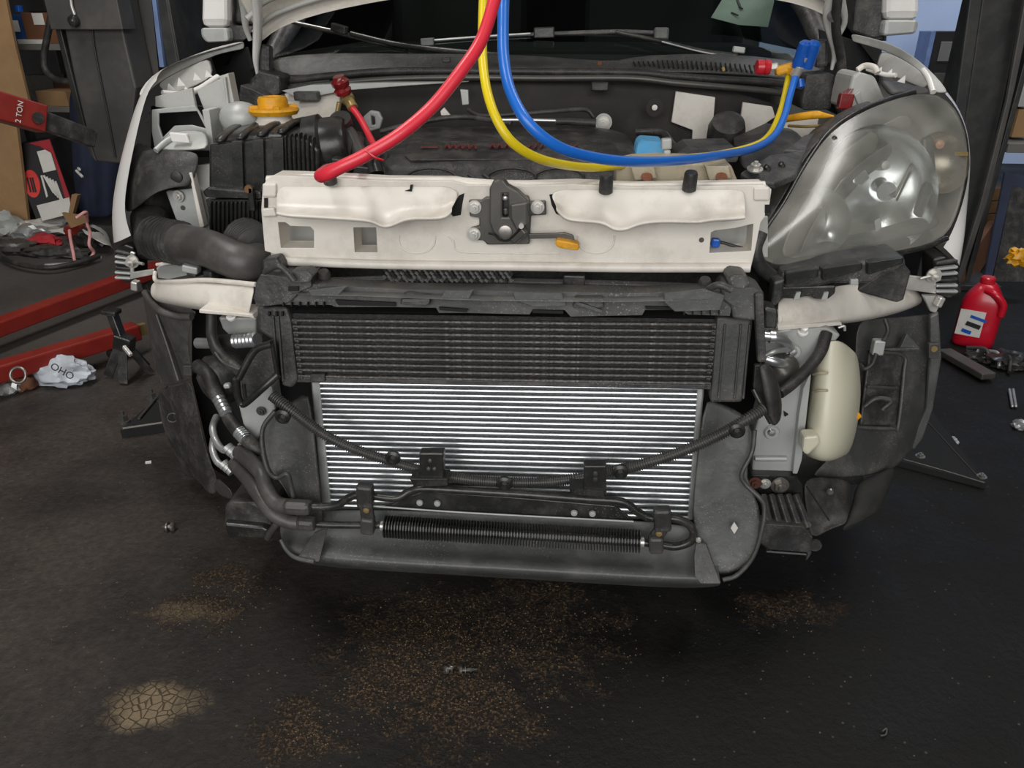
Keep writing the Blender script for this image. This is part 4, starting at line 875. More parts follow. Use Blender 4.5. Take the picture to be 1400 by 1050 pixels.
# yellow cap with neck
yc = P(375, 156, .45)
nk = lathe('filler_neck', [(.05, -.05), (.045, 0), (.035, .012), (.035, .03)], yc + Vector((0, .0, -.02)), (0, 0, 1), WHITE, car)
lathe('yellow_cap_skirt', [(.0, 0), (.047, 0), (.052, .008), (.049, .012), (.03, .014), (0, .014)], yc, (0, 0, 1), YEL, nk, seg=32)
lathe('yellow_cap', [(.0, 0), (.030, 0), (.0305, .016), (.027, .022), (.02, .023), (.018, .02), (0, .02)], yc + Vector((0, 0, .012)), (0, 0, 1), YEL, nk, seg=32)
for i in range(4):
    a = i * math.pi / 2 + .5; bar('cap_lug', yc + Vector((math.cos(a) * .03, math.sin(a) * .03, .012)), yc + Vector((math.cos(a) * .048, math.sin(a) * .048, .012)), .012, .012, YEL, nk, bev=.002)
bl = blob('washer_neck_bulb', P(330, 162, .47), (.045, .04, .035), GALV, .05, 2, 1, 3, parent=car, flatb=False)
# left inner structure (apron) behind the missing headlamp
ap = plate('inner_apron', [(268, 124), (300, 108), (308, 110), (322, 190), (290, 196), (286, 165), (278, 150)], onY(.50), .03, BODYG, car, bev=.004)
plate('apron_rib', [(300, 104), (312, 100), (322, 150), (326, 185), (316, 190), (308, 150)], onY(.47), .03, BODYG, ap); plate('apron_rib', [(304, 106), (308, 105), (318, 186), (314, 188)], onY(.462), .012, GALV, ap)
plate('apron_frame', [(207, 150), (266, 144), (284, 172), (290, 206), (212, 208), (207, 180)], onY(.46), .006, GALV, ap, holes=[[(217, 155), (269, 152), (281, 176), (262, 171), (238, 172), (222, 188), (217, 172)]], bev=.002)
surf('apron_pocket', [[(212, 206, .37), (250, 206, .36), (288, 205, .36)], [(218, 194, .40), (250, 192, .39), (287, 192, .39)], [(226, 184, .44), (250, 176, .45), (283, 178, .45)]], GALV, ap, solid=.003, sub=1)
plate('pocket_wall', [(276, 150), (286, 150), (292, 200), (285, 204), (281, 176)], onY(.44), .05, BODYG, ap)
plate('apron_lip', [(212, 132), (262, 120), (268, 150), (240, 150), (212, 146)], onY(.49), .01, BODYG, ap)
plate('pocket_shade', rect(206, 145, 292, 215), onY(.56), .01, PIT_, ap)  # black backing painted in as the shade inside the pocket hole
plate('apron_tab', [(230, 181), (255, 183), (259, 196), (234, 194)], onY(.37), .012, WHITEC, ap, bev=.003)
ptube('apron_edge', [(213, 206, .36), (224, 196, .38), (236, 188, .4)], 4, GALV, ap)
sd = surf('splash_shield', [[(178, 225, .40), (186, 208, .40), (205, 202, .38), (250, 205, .36), (274, 208, .36)], [(170, 260, .38), (190, 240, .33), (212, 225, .33), (250, 225, .33), (272, 226, .34)], [(168, 300, .36), (195, 280, .30), (215, 262, .31), (250, 256, .32), (262, 258, .33)]], RUB, car, solid=.004, sub=2)
lathe('shield_plug', [(0, 0), (.012, 0), (.012, .004), (.006, .006), (0, .006)], P(242, 242, .325), FR, RUB, sd, seg=18)
duct = blob('intake_resonator', P(210, 278, .42), (.044, .045, .12), RUB, .12, 6, 1.2, 4, parent=car, flatb=False)
ptube('resonator_neck', [(206, 300, .38), (208, 330, .33), (206, 352, .31)], [26, 24, 16], RUB, duct)
br = plate('lamp_bracket', [(226, 262), (262, 258), (272, 262), (282, 306), (262, 318), (240, 300)], onY(.36), .01, GALV, car, bev=.003); bolt('bolt', P(244, 268, .355), FR, .008, ZINC, br); lathe('hole', [(0, 0), (.005, 0), (.005, .001), (0, .001)], P(250, 284, .359), FR, DSTEEL, br, seg=12)
plate('side_rail_edge', [(258, 236), (262, 236), (279, 310), (273, 312)], onY(.33), .02, WHITE, car)
plate('apron_post', [(264, 228), (288, 224), (300, 318), (282, 318)], onY(.38), .02, BODYG, car)
corr('intake_duct_bellows', [P(210, 325, .24), P(232, 330, .22), P(250, 333, .20)], .040, .011, .003, RUB, car, seg=18)
idp = ptube('intake_duct', [(228, 330, .22), (250, 333, .2), (285, 340, .15), (315, 353, .12), (338, 360, .12), (355, 356, .16)], [26, 27, 26, 26, 26, 24], RUBG, car, seg=18)
corr('intake_elbow', [P(355, 345, .2), P(345, 335, .26), P(335, 328, .3)], .044, .014, .003, RUB, car, seg=18)

# right side above the lamp
cb = plate('washer_pump_cover', [(1166, 104), (1174, 98), (1196, 104), (1200, 112), (1212, 140), (1196, 150), (1156, 150), (1160, 128)], onY(.58), .12, BODYG, car, bev=.008)
plate('cover_groove', [(1168, 130), (1176, 124), (1180, 148), (1176, 148)], onY(.572), .01, GALV, cb)
ptube('cover_hose', [(1172, 96, .60), (1182, 90, .60), (1195, 92, .58), (1200, 100, .57)], 4, WHITE, cb)
surf('torn_lamp_seal', [[(1198, 108, .52), (1225, 112, .53), (1250, 120, .53), (1270, 122, .53)], [(1208, 120, .50), (1230, 120, .51), (1252, 126, .51), (1270, 127, .51)], [(1216, 132, .47), (1235, 128, .48), (1254, 130, .49), (1270, 130, .49)]], RUB, car, solid=.012, sub=2)
rc_ = bar('red_connector', P(1146, 138, .52), P(1165, 139, .52), .02, .03, DREDK, car)
for i in range(3): ptube('connector_wire', [(1150 + i * 5, 132, .52), (1154 + i * 5, 126, .54), (1160 + i * 3, 122, .56)], 1.2, DREDK, rc_)
ptube('yellow_tube', [(1068, 164, .5), (1090, 160, .46), (1115, 157, .44), (1126, 158, .44), (1140, 159, .44)], [4, 5, 5.5, 4, 1.2], YEL, car); ptube('yellow_tube', [(1078, 172, .5), (1100, 173, .47), (1124, 172, .45)], 2, BRASS, car)
plate('bay_liner', [(1062, 166), (1120, 160), (1116, 180), (1092, 200), (1080, 196)], onY(.6), .02, WHITE, car)

# ---------------------------------------------------------------- upper crossbar, latch
xb = plate('upper_crossbar', [(357, 287), (359, 256), (364, 246), (373, 240), (432, 242), (525, 247), (618, 248), (640, 253), (720, 254), (787, 252), (865, 256), (1045, 253), (1055, 259), (1052, 280), (1046, 282), (1046, 296), (1040, 304), (1032, 344), (1026, 369), (854, 369), (700, 367), (540, 364), (384, 359), (378, 348), (362, 343)], onY(0.0), .045, WHITE, car,
           holes=[[(380, 304), (390, 304), (397, 309), (424, 310), (429, 315), (429, 339), (384, 339)], [(483, 311), (514, 311), (516, 345), (485, 345)], [(972, 318), (978, 315), (1005, 312), (1030, 306), (1027, 343), (970, 346)]], bev=.003)
xb['label'] = 'white painted steel upper radiator crossbar'
plate('crossbar_back_panel', rect(370, 296, 1050, 352), onY(.085), .006, BODYG, xb); 
tube('crossbar_top_roll', [P(366, 247, .018), P(432, 244, .018), P(525, 249, .018), P(618, 249, .018), P(700, 254, .018), P(865, 257, .018), P(1045, 255, .018)], .008, WHITE, xb)
tube('crossbar_bottom_roll', [P(386, 357, -.004), P(540, 362, -.004), P(700, 364, -.004), P(854, 366, -.004), P(1025, 366, -.004)], .0075, WHITE, xb, n=6)
def flange(top, mid_, lip):
    rows = [[(x, y, -.004) for x, y in top], [(x, y, -.012) for x, y in mid_], [(x, y - 4, -.030) for x, y in lip], [(x, y - 1, -.056) for x, y in lip], [(x, y + 2, -.060) for x, y in lip], [(x, y + 4, -.052) for x, y in lip]]
    return surf('crossbar_flange', rows, WHITE, xb, solid=.003, sub=2)
lx = [377, 395, 430, 470, 508, 517, 526, 537, 550, 566, 600, 612, 618]
ll_ = [290, 294, 295, 298, 300, 306, 309, 307, 300, 297, 298, 294, 287]
flange([(x, 254) for x in lx[:-1]] + [(630, 262)], [(x, 282) for x in lx[:-1]] + [(622, 278)], list(zip(lx, ll_)))
rx_ = [760, 770, 782, 803, 826, 836, 846, 858, 872, 890, 918, 957, 970, 1000, 1020]
rl_ = [284, 296, 300, 301, 303, 311, 313, 312, 305, 302, 301, 303, 299, 298, 296]
flange([(752, 264)] + [(x, 258) for x in rx_[1:]], [(756, 274), (766, 280)] + [(x, 285) for x in rx_[2:]], list(zip(rx_, rl_)))
for a in ([(635, 264), (628, 267), (614, 288), (619, 296), (630, 294), (632, 280)], [(751, 266), (758, 265), (768, 290), (772, 298), (760, 292), (754, 280)]): plate('flange_slot', a, onY(-.0006), .003, PIT_, xb, bev=0)
for c in (570, 815): tube('crossbar_emboss', [P(c + 25 * math.cos(t), 322 + 24 * abs(math.sin(t)) ** .7, -.0005) for t in [math.pi * i / 12 for i in range(13)]], .0016, WHITE, xb)
tube('crossbar_emboss', [P(612, 322, -.0005), P(620, 330, -.0005), P(630, 344, -.0005), P(700, 346, -.0005), P(765, 346, -.0005)], .0016, WHITE, xb)
for (a, b) in ((363, 262), (1047, 268)): plate('corner_tab', rect(a - 5, b - 11, a + 14, b + 8) if a < 700 else rect(a - 16, b - 12, a + 6, b + 7), onY(-.006), .008, WHITE, xb, bev=.003)
plate('corner_tab', [(357, 286), (374, 284), (378, 296), (358, 297)], onY(-.008), .01, WHITE, xb, bev=.003)
plate('end_slot', rect(1046, 280, 1054, 291), onY(-.002), .004, PIT_, xb, bev=0); plate('end_slot', rect(361, 271, 366, 284), onY(-.002), .004, PIT_, xb, bev=0)
lathe('small_hole', [(0, 0), (.004, 0), (.004, .001), (0, .001)], P(959, 328, 0), FR, DSTEEL, xb, seg=12)
ptube('latch_cable', [(1030, 343, .02), (1010, 338, .025), (985, 331, .03), (974, 330, .03)], 2.2, RUB, xb); bar('cable_clip', P(972, 331, .024), P(984, 332, .024), .012, .014, BLUK, xb)
for (x, y, h_) in ((452, 250, 22), (828, 262, 24), (942, 259, 23)):
    q = P(x, y, -.012); lathe('rubber_stop', [(.008, -.002), (.0105, 0), (.010, .024), (.0085, .0275), (0, .028)], q, (0, -.25, .95), RUB, xb, seg=20)
plate('surface_nick', [(553, 261), (560, 259), (561, 253), (564, 253), (563, 262)], onY(-.009), .004, PIT_, xb, bev=0)
# latch
lt = plate('hood_latch', [(641, 274), (658, 274), (664, 270), (722, 268), (725, 276), (746, 275), (747, 294), (726, 295), (724, 334), (666, 335), (661, 329), (643, 328), (643, 312), (655, 309), (655, 298), (642, 296)], onY(-.012), .010, DSTEEL, car, bev=.002, label='dark steel hood latch')
plate('latch_body', [(669, 258), (674, 248), (681, 245), (689, 247), (694, 254), (708, 262), (722, 275), (722, 300), (718, 312), (706, 320), (698, 328), (688, 330), (674, 318), (669, 305)], onY(-.034), .022, DSTEEL, lt, holes=[[(687, 264), (694, 264), (695, 297), (687, 297)]], bev=.004)
plate('latch_cover', [(697, 280), (722, 276), (722, 308), (706, 316), (698, 300)], onY(-.042), .012, DSTEEL, lt, bev=.003)
lathe('latch_rivet', [(0, 0), (.011, 0), (.0105, .004), (.008, .005), (0, .0048)], P(691, 317, -.034), FR, STEEL, lt, seg=24)
bar('latch_tongue', P(691, 267, -.03), P(691, 274, -.03), .008, .012, ALU, lt, upv=(0, 1, 0)); bar('latch_tongue', P(691, 284, -.026), P(692, 294, -.026), .008, .006, DSTEEL, lt, upv=(0, 1, 0))
ptube('latch_spring', [(668, 319, -.03), (676, 321, -.032), (684, 328, -.034), (696, 328, -.034), (708, 316, -.04), (714, 308, -.044)], 1.5, PIT_, lt); bar('latch_pawl', P(700, 330, -.03), P(718, 314, -.034), .012, .012, DSTEEL, lt, upv=(0, 1, 0)); lathe('pawl_pin', [(0, 0), (.004, 0), (.004, .006), (0, .006)], P(713, 308, -.042), FR, ZINC, lt, seg=12)
for (x, y) in ((649, 283), (648, 320), (735, 283)): bolt('bolt', P(x, y, -.012), FR, .007, ZINC, lt, h=.007)
lv = plate('release_lever', [(722, 320), (760, 319), (772, 318), (784, 322), (786, 331), (776, 330), (762, 326), (724, 327)], onY(-.03), .006, DSTEEL, lt)
plate('lever_grip', [(759, 331), (762, 328), (790, 333), (793, 338), (790, 343), (768, 340), (760, 337)], onY(-.045), .022, YEL, lt, bev=.004)

# ---------------------------------------------------------------- radiator pack
rad = thing_ = plate('radiator', [(430, 362), (985, 372), (960, 640), (440, 640)], onR(.10), .03, FINB, car, bev=.002)
plate('fan_shroud', [(380, 355), (1040, 366), (1030, 430), (390, 420)], onR(.15), .02, PIT_, car)
hw = plate('heat_shield', [(520, 366), (560, 364), (700, 366), (700, 386), (540, 386)], onR(.06), .004, DARK, car, bev=0)
k_ = 0
for r_ in range(4):
    for i in range(26):
        x = 524 + i * 6.8 + (r_ % 2) * 3.4; y = 367 + r_ * 5
        if x > 698: continue
        bar('woven_strand', PR(x, y, .057), PR(x + 4, y + 3.4, .055), .0032, .004, ALUD if (i * 7 + r_ * 5) % 3 else DSTEEL, hw, bev=0)
ptube('rear_tank_bar', [(430, 385, .05), (560, 381, .05), (700, 385, .05), (860, 389, .05), (985, 394, .05)], 6, GRYD, car, flat=.8); bar('bleed_plug', P(770, 382, .02), P(800, 383, .02), .02, .02, BLK, car)
for x, y in ((445, 383), (962, 394)): lathe('tank_stub', [(0, 0), (.009, 0), (.011, .012), (.008, .018), (0, .018)], P(x, y, -.02), (0, -.4, 1), RUBG, car, seg=16)
# condenser
cnd = plate('condenser', [(424, 512), (436, 512), (453, 696), (440, 696)], onR(.0), .022, ALUD, car, bev=.003, label='silver aluminium condenser')
plate('header_tank', [(954, 520), (964, 520), (948, 712), (940, 712)], onR(.0), .022, ALUD, cnd, bev=.003)
plate('fin_core', [(430, 514), (958, 522), (943, 712), (444, 696)], onR(.012), .008, FINS, cnd, bev=0)
NT = 25
for i in range(NT):
    t = i / (NT - 1); yl = 517 + t * (690 - 517); yr = 524 + t * (707 - 524); xl = 430 + t * 14; xr = 958 - t * 15
    yl -= 2.0 * math.sin(math.pi * t); yr -= 2.0 * math.sin(math.pi * t)
    tube('tube', [PR(xl, yl, .004), PR((xl + xr) / 2, (yl + yr) / 2, .004), PR(xr, yr, .004)], .0025, ALU, cnd, n=2, seg=8)
# intercooler
ic = plate('intercooler', [(392, 428), (985, 436), (975, 532), (402, 522)], onR(-.018), .03, FINB, car, bev=.002, label='dusty black intercooler')
for i in range(10):
    t = i / 9; yl = 438 + t * (514 - 438); yr = 444 + t * (524 - 444)
    tube('tube', [PR(398 + t * 9, yl, -.022), PR(690, (yl + yr) / 2 + .5, -.022), PR(980 - t * 9, yr, -.022)], .0036, TUBB, ic, n=3, seg=8)
    for s in (0, 1):
        x, y = ((404 + t * 8, yl + 2), (976 - t * 9, yr + 2))[s]; bar('tube_end', PR(x - 3, y, -.024), PR(x + 3, y, -.024), .008, .005, TUBB, ic, bev=.001)
plate('bottom_rail', [(404, 516), (973, 526), (972, 533), (405, 523)], onR(-.025), .03, BLK, ic); plate('rail_clip', rect(424, 512, 444, 522), onR(-.03), .01, BLK, ic)
plate('top_tank', [(392, 426), (985, 434), (984, 442), (394, 434)], onR(-.012), .03, PIT_, ic)
cl_ = plate('end_tank', [(350, 420), (392, 420), (398, 440), (407, 520), (400, 531), (385, 528), (379, 470), (352, 452)], onR(-.03), .05, BLK, ic, bev=.005)
for x in (377, 384): plate('tank_bead', [(x - 6, 432), (x - 3, 432), (x + 4, 522), (x + 1, 522)], onR(-.034), .01, GRYD, cl_)
cr_ = plate('end_tank', [(980, 434), (1030, 436), (1026, 470), (1015, 551), (971, 551), (975, 500)], onR(-.03), .05, GRYD, ic, bev=.005)
for x in (990, 1012, 1024): plate('tank_bead', [(x, 444), (x + 3, 444), (x - 6, 546), (x - 9, 546)], onR(-.034), .01, GRYD, cr_)
# plastic top frame with ledges
tf = plate('radiator_top_frame', [(386, 398), (420, 388), (470, 391), (560, 396), (700, 398), (860, 401), (960, 397), (990, 398), (1000, 420), (998, 432), (940, 430), (930, 424), (882, 424), (878, 431), (780, 433), (772, 424), (728, 424), (724, 430), (640, 428), (600, 428), (596, 421), (540, 420), (460, 420), (452, 417), (385, 417)], onR(-.045), .035, GRYD, car, bev=.003, label='dark plastic radiator top frame')
surf('frame_ledge', [[(400, 393, .03), (480, 389, .03), (600, 393, .03), (700, 394, .03), (860, 397, .03), (985, 395, .03)], [(395, 399, -.06), (480, 398, -.06), (600, 403, -.06), (700, 405, -.06), (860, 407, -.06), (990, 404, -.06)], [(392, 404, -.088), (480, 404, -.088), (600, 410, -.088), (700, 412, -.088), (860, 414, -.088), (994, 410, -.088)]], GRYP, tf, solid=.003, sub=1)
def onF(x, y): return PR(x, y, -.050)
for o_ in ([(549, 404), (556, 401), (590, 405), (586, 418), (547, 416)], [(786, 407), (824, 407), (826, 421), (783, 421)]):
    plate('frame_window', o_, lambda x, y: PR(x, y, -.058), .012, BLK, tf); plate('window_rim', [(o_[0][0] + 2, o_[0][1] + 5), (o_[2][0] - 3, o_[2][1] + 3), (o_[2][0] - 3, o_[2][1] + 7), (o_[0][0] + 1, o_[0][1] + 9)], lambda x, y: PR(x, y, -.062), .004, GRYP, tf, bev=0)
for o_ in ([(458, 410), (540, 414), (541, 419), (462, 417)], [(600, 420), (640, 423), (638, 427), (601, 424)], [(728, 424), (770, 425), (770, 429), (728, 428)], [(882, 419), (920, 420), (920, 424), (883, 423)]):
    plate('frame_slot', o_, lambda x, y: PR(x, y, -.0525), .003, PIT_, tf, bev=0)
plate('frame_flap', [(420, 397), (476, 391), (462, 405), (425, 405)], lambda x, y: PR(x, y, -.07), .004, GRYP, tf); plate('frame_flap', [(640, 398), (648, 396), (640, 412), (600, 411), (608, 398)], lambda x, y: PR(x, y, -.068), .004, GRYP, tf)
plate('frame_flap', [(908, 402), (965, 396), (992, 404), (985, 424), (922, 426), (908, 414)], lambda x, y: PR(x, y, -.07), .006, GRYP, tf); plate('frame_flap', [(700, 400), (768, 401), (775, 418), (726, 419), (705, 412)], lambda x, y: PR(x, y, -.066), .004, GRYP, tf)
for x in range(388, 452, 11): bar('frame_tooth', PR(x, 413, -.05), PR(x, 418, -.05), .002, .006, PIT_, tf, bev=0, upv=(0, 1, 0))
for x in range(935, 992, 12): bar('frame_tooth', PR(x, 424, -.056), PR(x, 430, -.056), .002, .006, PIT_, tf, bev=0, upv=(0, 1, 0))
eb = plate('frame_end_block', [(350, 386), (356, 375), (402, 380), (425, 378), (426, 392), (412, 398), (398, 412), (388, 416), (350, 420), (346, 408)], onR(-.05), .06, BLK, tf, bev=.004)
plate('block_lug', [(357, 356), (378, 352), (384, 362), (386, 374), (360, 378)], onR(-.03), .03, BLK, eb, bev=.004); ptube('block_strap', [(362, 372, -.07), (380, 364, -.08), (392, 372, -.08), (402, 384, -.08)], 4, GRYD, eb); plate('block_pocket', rect(394, 392, 408, 398), onR(-.053), .01, PIT_, eb, bev=0)
plate('block_cap', [(396, 372), (420, 370), (428, 378), (424, 386), (400, 388)], onR(-.06), .03, GRYD, eb, bev=.003)
eb = plate('frame_end_block', [(986, 398), (992, 390), (1034, 394), (1045, 400), (1045, 440), (1002, 436), (1000, 420), (984, 408)], onR(-.05), .06, GRYD, tf, bev=.004)
plate('block_lug', [(994, 384), (1000, 376), (1022, 377), (1028, 390), (1020, 396), (996, 394)], onR(-.05), .05, GRYD, eb, bev=.006); ptube('block_strap', [(962, 400, -.06), (975, 392, -.075), (985, 390, -.08), (1000, 396, -.08)], 5, GRYD, eb)
plate('block_strut', [(1032, 402), (1044, 400), (1048, 496), (1036, 497), (1033, 440)], onR(-.058), .014, BLK, eb, bev=.004); plate('block_wing', [(1045, 420), (1064, 424), (1062, 451), (1045, 450)], onR(-.0), .04, BLKG, eb, bev=.004)
for x in (368, 378, 386): bar('slit', PR(x, 426, -.035), PR(x, 432, -.035), .003, .004, PIT_, cl_, bev=0, upv=(0, 1, 0))
# side air deflectors
dl = plate('air_deflector', [(318, 517), (328, 514), (346, 478), (374, 466), (382, 512), (338, 555), (326, 553)], onR(-.02), .02, BLK, car, bev=.003)
ptube('deflector_rim', [(326, 518, -.10), (348, 480, -.09), (372, 470, -.09)], 5, BLKG, dl); ptube('deflector_rim', [(330, 552, -.10), (336, 551, -.1), (360, 530, -.1), (380, 512, -.09)], 5, BLKG, dl); ptube('deflector_rim', [(323, 518, -.10), (325, 540, -.1), (330, 553, -.1)], 5, BLKG, dl)
ptube('deflector_rim', [(333, 524, -.1), (336, 548, -.1)], 2.5, BLKG, dl); ptube('deflector_rim', [(372, 470, -.09), (379, 512, -.09)], 3, BLKG, dl)
dr = surf('air_deflector', [[(1034, 497, -.08), (1048, 494, -.08), (1054, 502, -.06)], [(1040, 520, -.09), (1056, 518, -.09), (1064, 522, -.07)], [(1046, 555, -.1), (1060, 550, -.1), (1070, 555, -.08)], [(1052, 582, -.1), (1060, 584, -.1), (1066, 578, -.08)]], RUB, car, solid=.008, sub=1)
ptube('deflector_rim', [(1030, 532, -.09), (1042, 556, -.1), (1054, 578, -.1)], 3.5, BLKG, dr); plate('deflector_web', [(1032, 500), (1044, 500), (1054, 560), (1046, 566), (1030, 530)], onR(-.02), .01, BLK, dr)

# ---------------------------------------------------------------- lower duct, undertray
fl_ = surf('duct_panel', [[(356, 590, -.06), (372, 562, -.05), (402, 548, -.04), (424, 520, -.05)], [(361, 615, -.07), (378, 605, -.06), (405, 605, -.055), (432, 605, -.07)], [(366, 642, -.08), (386, 640, -.07), (408, 650, -.065), (438, 655, -.08)], [(380, 655, -.09), (394, 660, -.08), (412, 690, -.075), (442, 700, -.085)], [(398, 680, -.09), (402, 700, -.085), (420, 715, -.085), (446, 720, -.09)]], GRYD, car, solid=.004, sub=1)
ptube('duct_rim', [(376, 562, -.07), (360, 584, -.08), (359, 612, -.09), (366, 642, -.1), (378, 653, -.1), (392, 648, -.1), (397, 660, -.1), (402, 684, -.1)], 3.2, GRYD, fl_)
fr_ = surf('duct_panel', [[(964, 535, -.05), (985, 550, -.04), (1015, 560, -.05), (1032, 590, -.06)], [(955, 600, -.07), (975, 600, -.06), (1006, 604, -.06), (1029, 618, -.075)], [(950, 650, -.08), (970, 650, -.075), (1000, 650, -.075), (1016, 652, -.085)], [(944, 700, -.09), (965, 700, -.09), (1008, 690, -.09), (1044, 692, -.10)], [(950, 750, -.11), (975, 745, -.105), (1012, 735, -.105), (1040, 735, -.115)], [(965, 780, -.13), (985, 790, -.13), (1008, 785, -.13), (1030, 762, -.13)]], GRYP, car, solid=.004, sub=1)
ptube('duct_rim', [(1032, 588, -.08), (1028, 618, -.09), (1014, 648, -.1), (1020, 663, -.105), (1038, 680, -.115), (1045, 694, -.12), (1042, 722, -.13), (1030, 760, -.14), (1008, 786, -.145), (988, 793, -.15)], 3.2, GRYD, fr_)
plate('white_tag', [(1004, 714), (1009, 722), (1004, 730), (999, 722)], lambda x, y: P(x, y, -.118), .002, PAPER, fr_, bev=0)
ut = surf('undertray', [[(380, 712, -.06), (410, 697, -.065), (520, 694, -.068), (700, 702, -.068), (860, 709, -.068), (950, 716, -.075), (985, 735, -.085)],
                        [(382, 732, -.09), (412, 726, -.09), (520, 736, -.09), (700, 745, -.09), (860, 755, -.09), (955, 762, -.1), (982, 766, -.11)],
                        [(385, 742, -.115), (412, 745, -.125), (520, 756, -.13), (700, 766, -.13), (860, 776, -.13), (955, 782, -.135), (984, 784, -.14)],
                        [(392, 752, -.13), (412, 758, -.145), (520, 768, -.15), (700, 776, -.15), (860, 786, -.15), (955, 790, -.15), (986, 792, -.15)],
                        [(402, 764, -.13), (420, 770, -.145), (520, 778, -.15), (700, 788, -.15), (860, 798, -.15), (945, 803, -.15), (986, 800, -.15)],
                        [(402, 764, -.02), (420, 772, -.02), (520, 780, -.02), (700, 790, -.02), (860, 800, -.02), (945, 804, -.02), (986, 800, -.02)]], GRYP, car, solid=.004, sub=2)
ptube('tray_rim', [(384, 738, -.13), (392, 752, -.14), (404, 762, -.15), (430, 768, -.16)], 3, GRYP, ut); plate('tray_patch', [(404, 766), (430, 728), (448, 722), (436, 768)], onPlane((404, 766, -.155), (448, 722, -.115), (436, 768, -.16)), .003, GRYD, ut)
plate('tray_bracket', [(952, 742), (966, 744), (972, 760), (986, 798), (958, 798), (950, 788), (949, 760)], onPlane((952, 742, -.125), (966, 744, -.125), (960, 798, -.165)), .006, GRYD, ut); lathe('bracket_rivet', [(0, 0), (.005, 0), (.004, .003), (0, .004)], P(955, 738, -.125), FR, ZINC, ut, seg=12)
# lower hook box, left
tb = plate('bumper_mount', [(306, 695), (314, 686), (350, 687), (372, 700), (372, 728), (362, 736), (312, 734), (305, 722)], onY(-.02), .10, BLK, car, bev=.008); plate('mount_step', [(306, 716), (358, 721), (368, 726), (360, 736), (312, 735)], onY(-.035), .03, BLKG, tb, bev=.004)
for i in range(3): bar('mount_rib', P(324 + i * 9, 688, .0), P(342 + i * 9, 660, .08), .008, .012, BLK, tb)
ptube('mount_clip', [(366, 735, -.05), (374, 722, -.06), (382, 712, -.06)], 5, RUBG, tb)
# ---------------------------------------------------------------- power steering cooler
Yc = -.12
def C(x, y, d=0): return P(x, y, Yc + d)
psc = thing
pl_ = ptube('cooler_pipe', [(395, 692, Yc), (440, 693, Yc), (462, 690, Yc), (478, 680, Yc), (495, 676, Yc), (540, 681, Yc - .005), (560, 672, Yc), (580, 668, Yc), (640, 671, Yc), (720, 676, Yc), (800, 682, Yc), (850, 686, Yc), (872, 700, Yc), (890, 708, Yc), (922, 709, Yc), (940, 716, Yc), (948, 728, Yc), (944, 740, Yc), (925, 747, Yc), (905, 745, Yc), (870, 740, Yc)], 5.5, BLKG, car, n=10)
plate('cooler_plate', [(535, 690), (560, 678), (580, 672), (700, 680), (840, 692), (866, 712), (700, 703), (520, 696)], onY(Yc + .004), .006, BLKG, pl_)
ptube('plate_edge', [(510, 692, Yc - .003), (640, 701, Yc - .003), (866, 713, Yc - .003)], 1.3, GALV, pl_)
for x, y in ((574, 687), (598, 688), (785, 701), (810, 702)): lathe('plate_rivet', [(0, 0), (.006, 0), (.005, .003), (0, .004)], C(x, y), FR, GALV, pl_, seg=14)
ptube('cooler_pipe_lower', [(395, 714, Yc), (440, 717, Yc), (480, 718, Yc), (530, 718, Yc), (600, 722, Yc), (780, 734, Yc), (880, 741, Yc)], 5, BLKG, pl_)
a, b = C(527, 720), C(874, 740)
core = tube('fin_sleeve', [a, b], .009, BLK, pl_, n=2); n_f = 88
disc = None
for i in range(n_f):
    p = a.lerp(b, i / (n_f - 1)) ; ax = (b - a).normalized()
    if disc is None:
        me = tubemesh('fin', [p - ax * .0007, p + ax * .0007], .0195, 16); disc = link('fin', me, BLKG, core, smooth=False)
    else: dup(disc, core, p - a)
for x, y in ((524, 719), (877, 741)): lathe('crimp_ring', [(.0, -.004), (.009, -.004), (.009, .004), (0, .004)], C(x, y), b - a, ZINC, core, seg=14)
for (u_, l_) in (((499, 668), (503, 718)), ((905, 700), (897, 744))):
    q = bar('cooler_clamp', C(u_[0], u_[1] - 6, -.008), C(u_[0] + 1, u_[1] + 24, -.008), .028, .02, BLK, pl_, upv=(0, 1, 0), bev=.005)
    bar('clamp_lower', C(l_[0], l_[1] - 12, -.008), C(l_[0], l_[1] + 10, -.008), .024, .02, RUBG, q, upv=(0, 1, 0), bev=.005); bar('clamp_strap', C(u_[0] + 1, u_[1] + 20, -.006), C(l_[0], l_[1] - 10, -.006), .024, .008, BLK, q, upv=(0, 1, 0)); lathe('clamp_rivet', [(0, 0), (.006, 0), (.005, .003), (0, .004)], C((u_[0] + l_[0]) / 2, u_[1] + 29, -.012), FR, BRASS, q, seg=14)
for pts in ([(294, 560, .05), (300, 570, .02)],): pass
hp = ptube('cooler_hose', [(328, 618, -.0), (345, 633, -.04), (358, 648, -.07), (364, 668, -.09), (378, 688, -.11), (400, 692, -.12), (425, 693, -.12)], [11, 11, 11, 11, 11, 10, 9.5], RUBG, car); bar('hose_crimp', P(388, 692, -.125), P(426, 694, -.125), .024, .024, RUBG, hp, bev=.008)
hp2 = ptube('cooler_hose', [(322, 634, 0), (338, 652, -.04), (352, 672, -.08), (370, 698, -.11), (395, 713, -.12), (430, 716, -.12)], [11, 11, 11, 11, 10, 9.5], RUBG, car); bar('hose_crimp', P(406, 714, -.125), P(432, 716, -.125), .024, .024, RUBG, hp2, bev=.008)
for (pp, hp_) in (([(296, 570, .10), (291, 585, .06), (295, 602, .04), (304, 614, .02), (318, 616, .01)], hp), ([(292, 600, .07), (291, 615, .04), (298, 632, .02), (312, 640, .01)], hp2)): ptube('metal_pipe', pp, 4.8, ALUD, hp_)
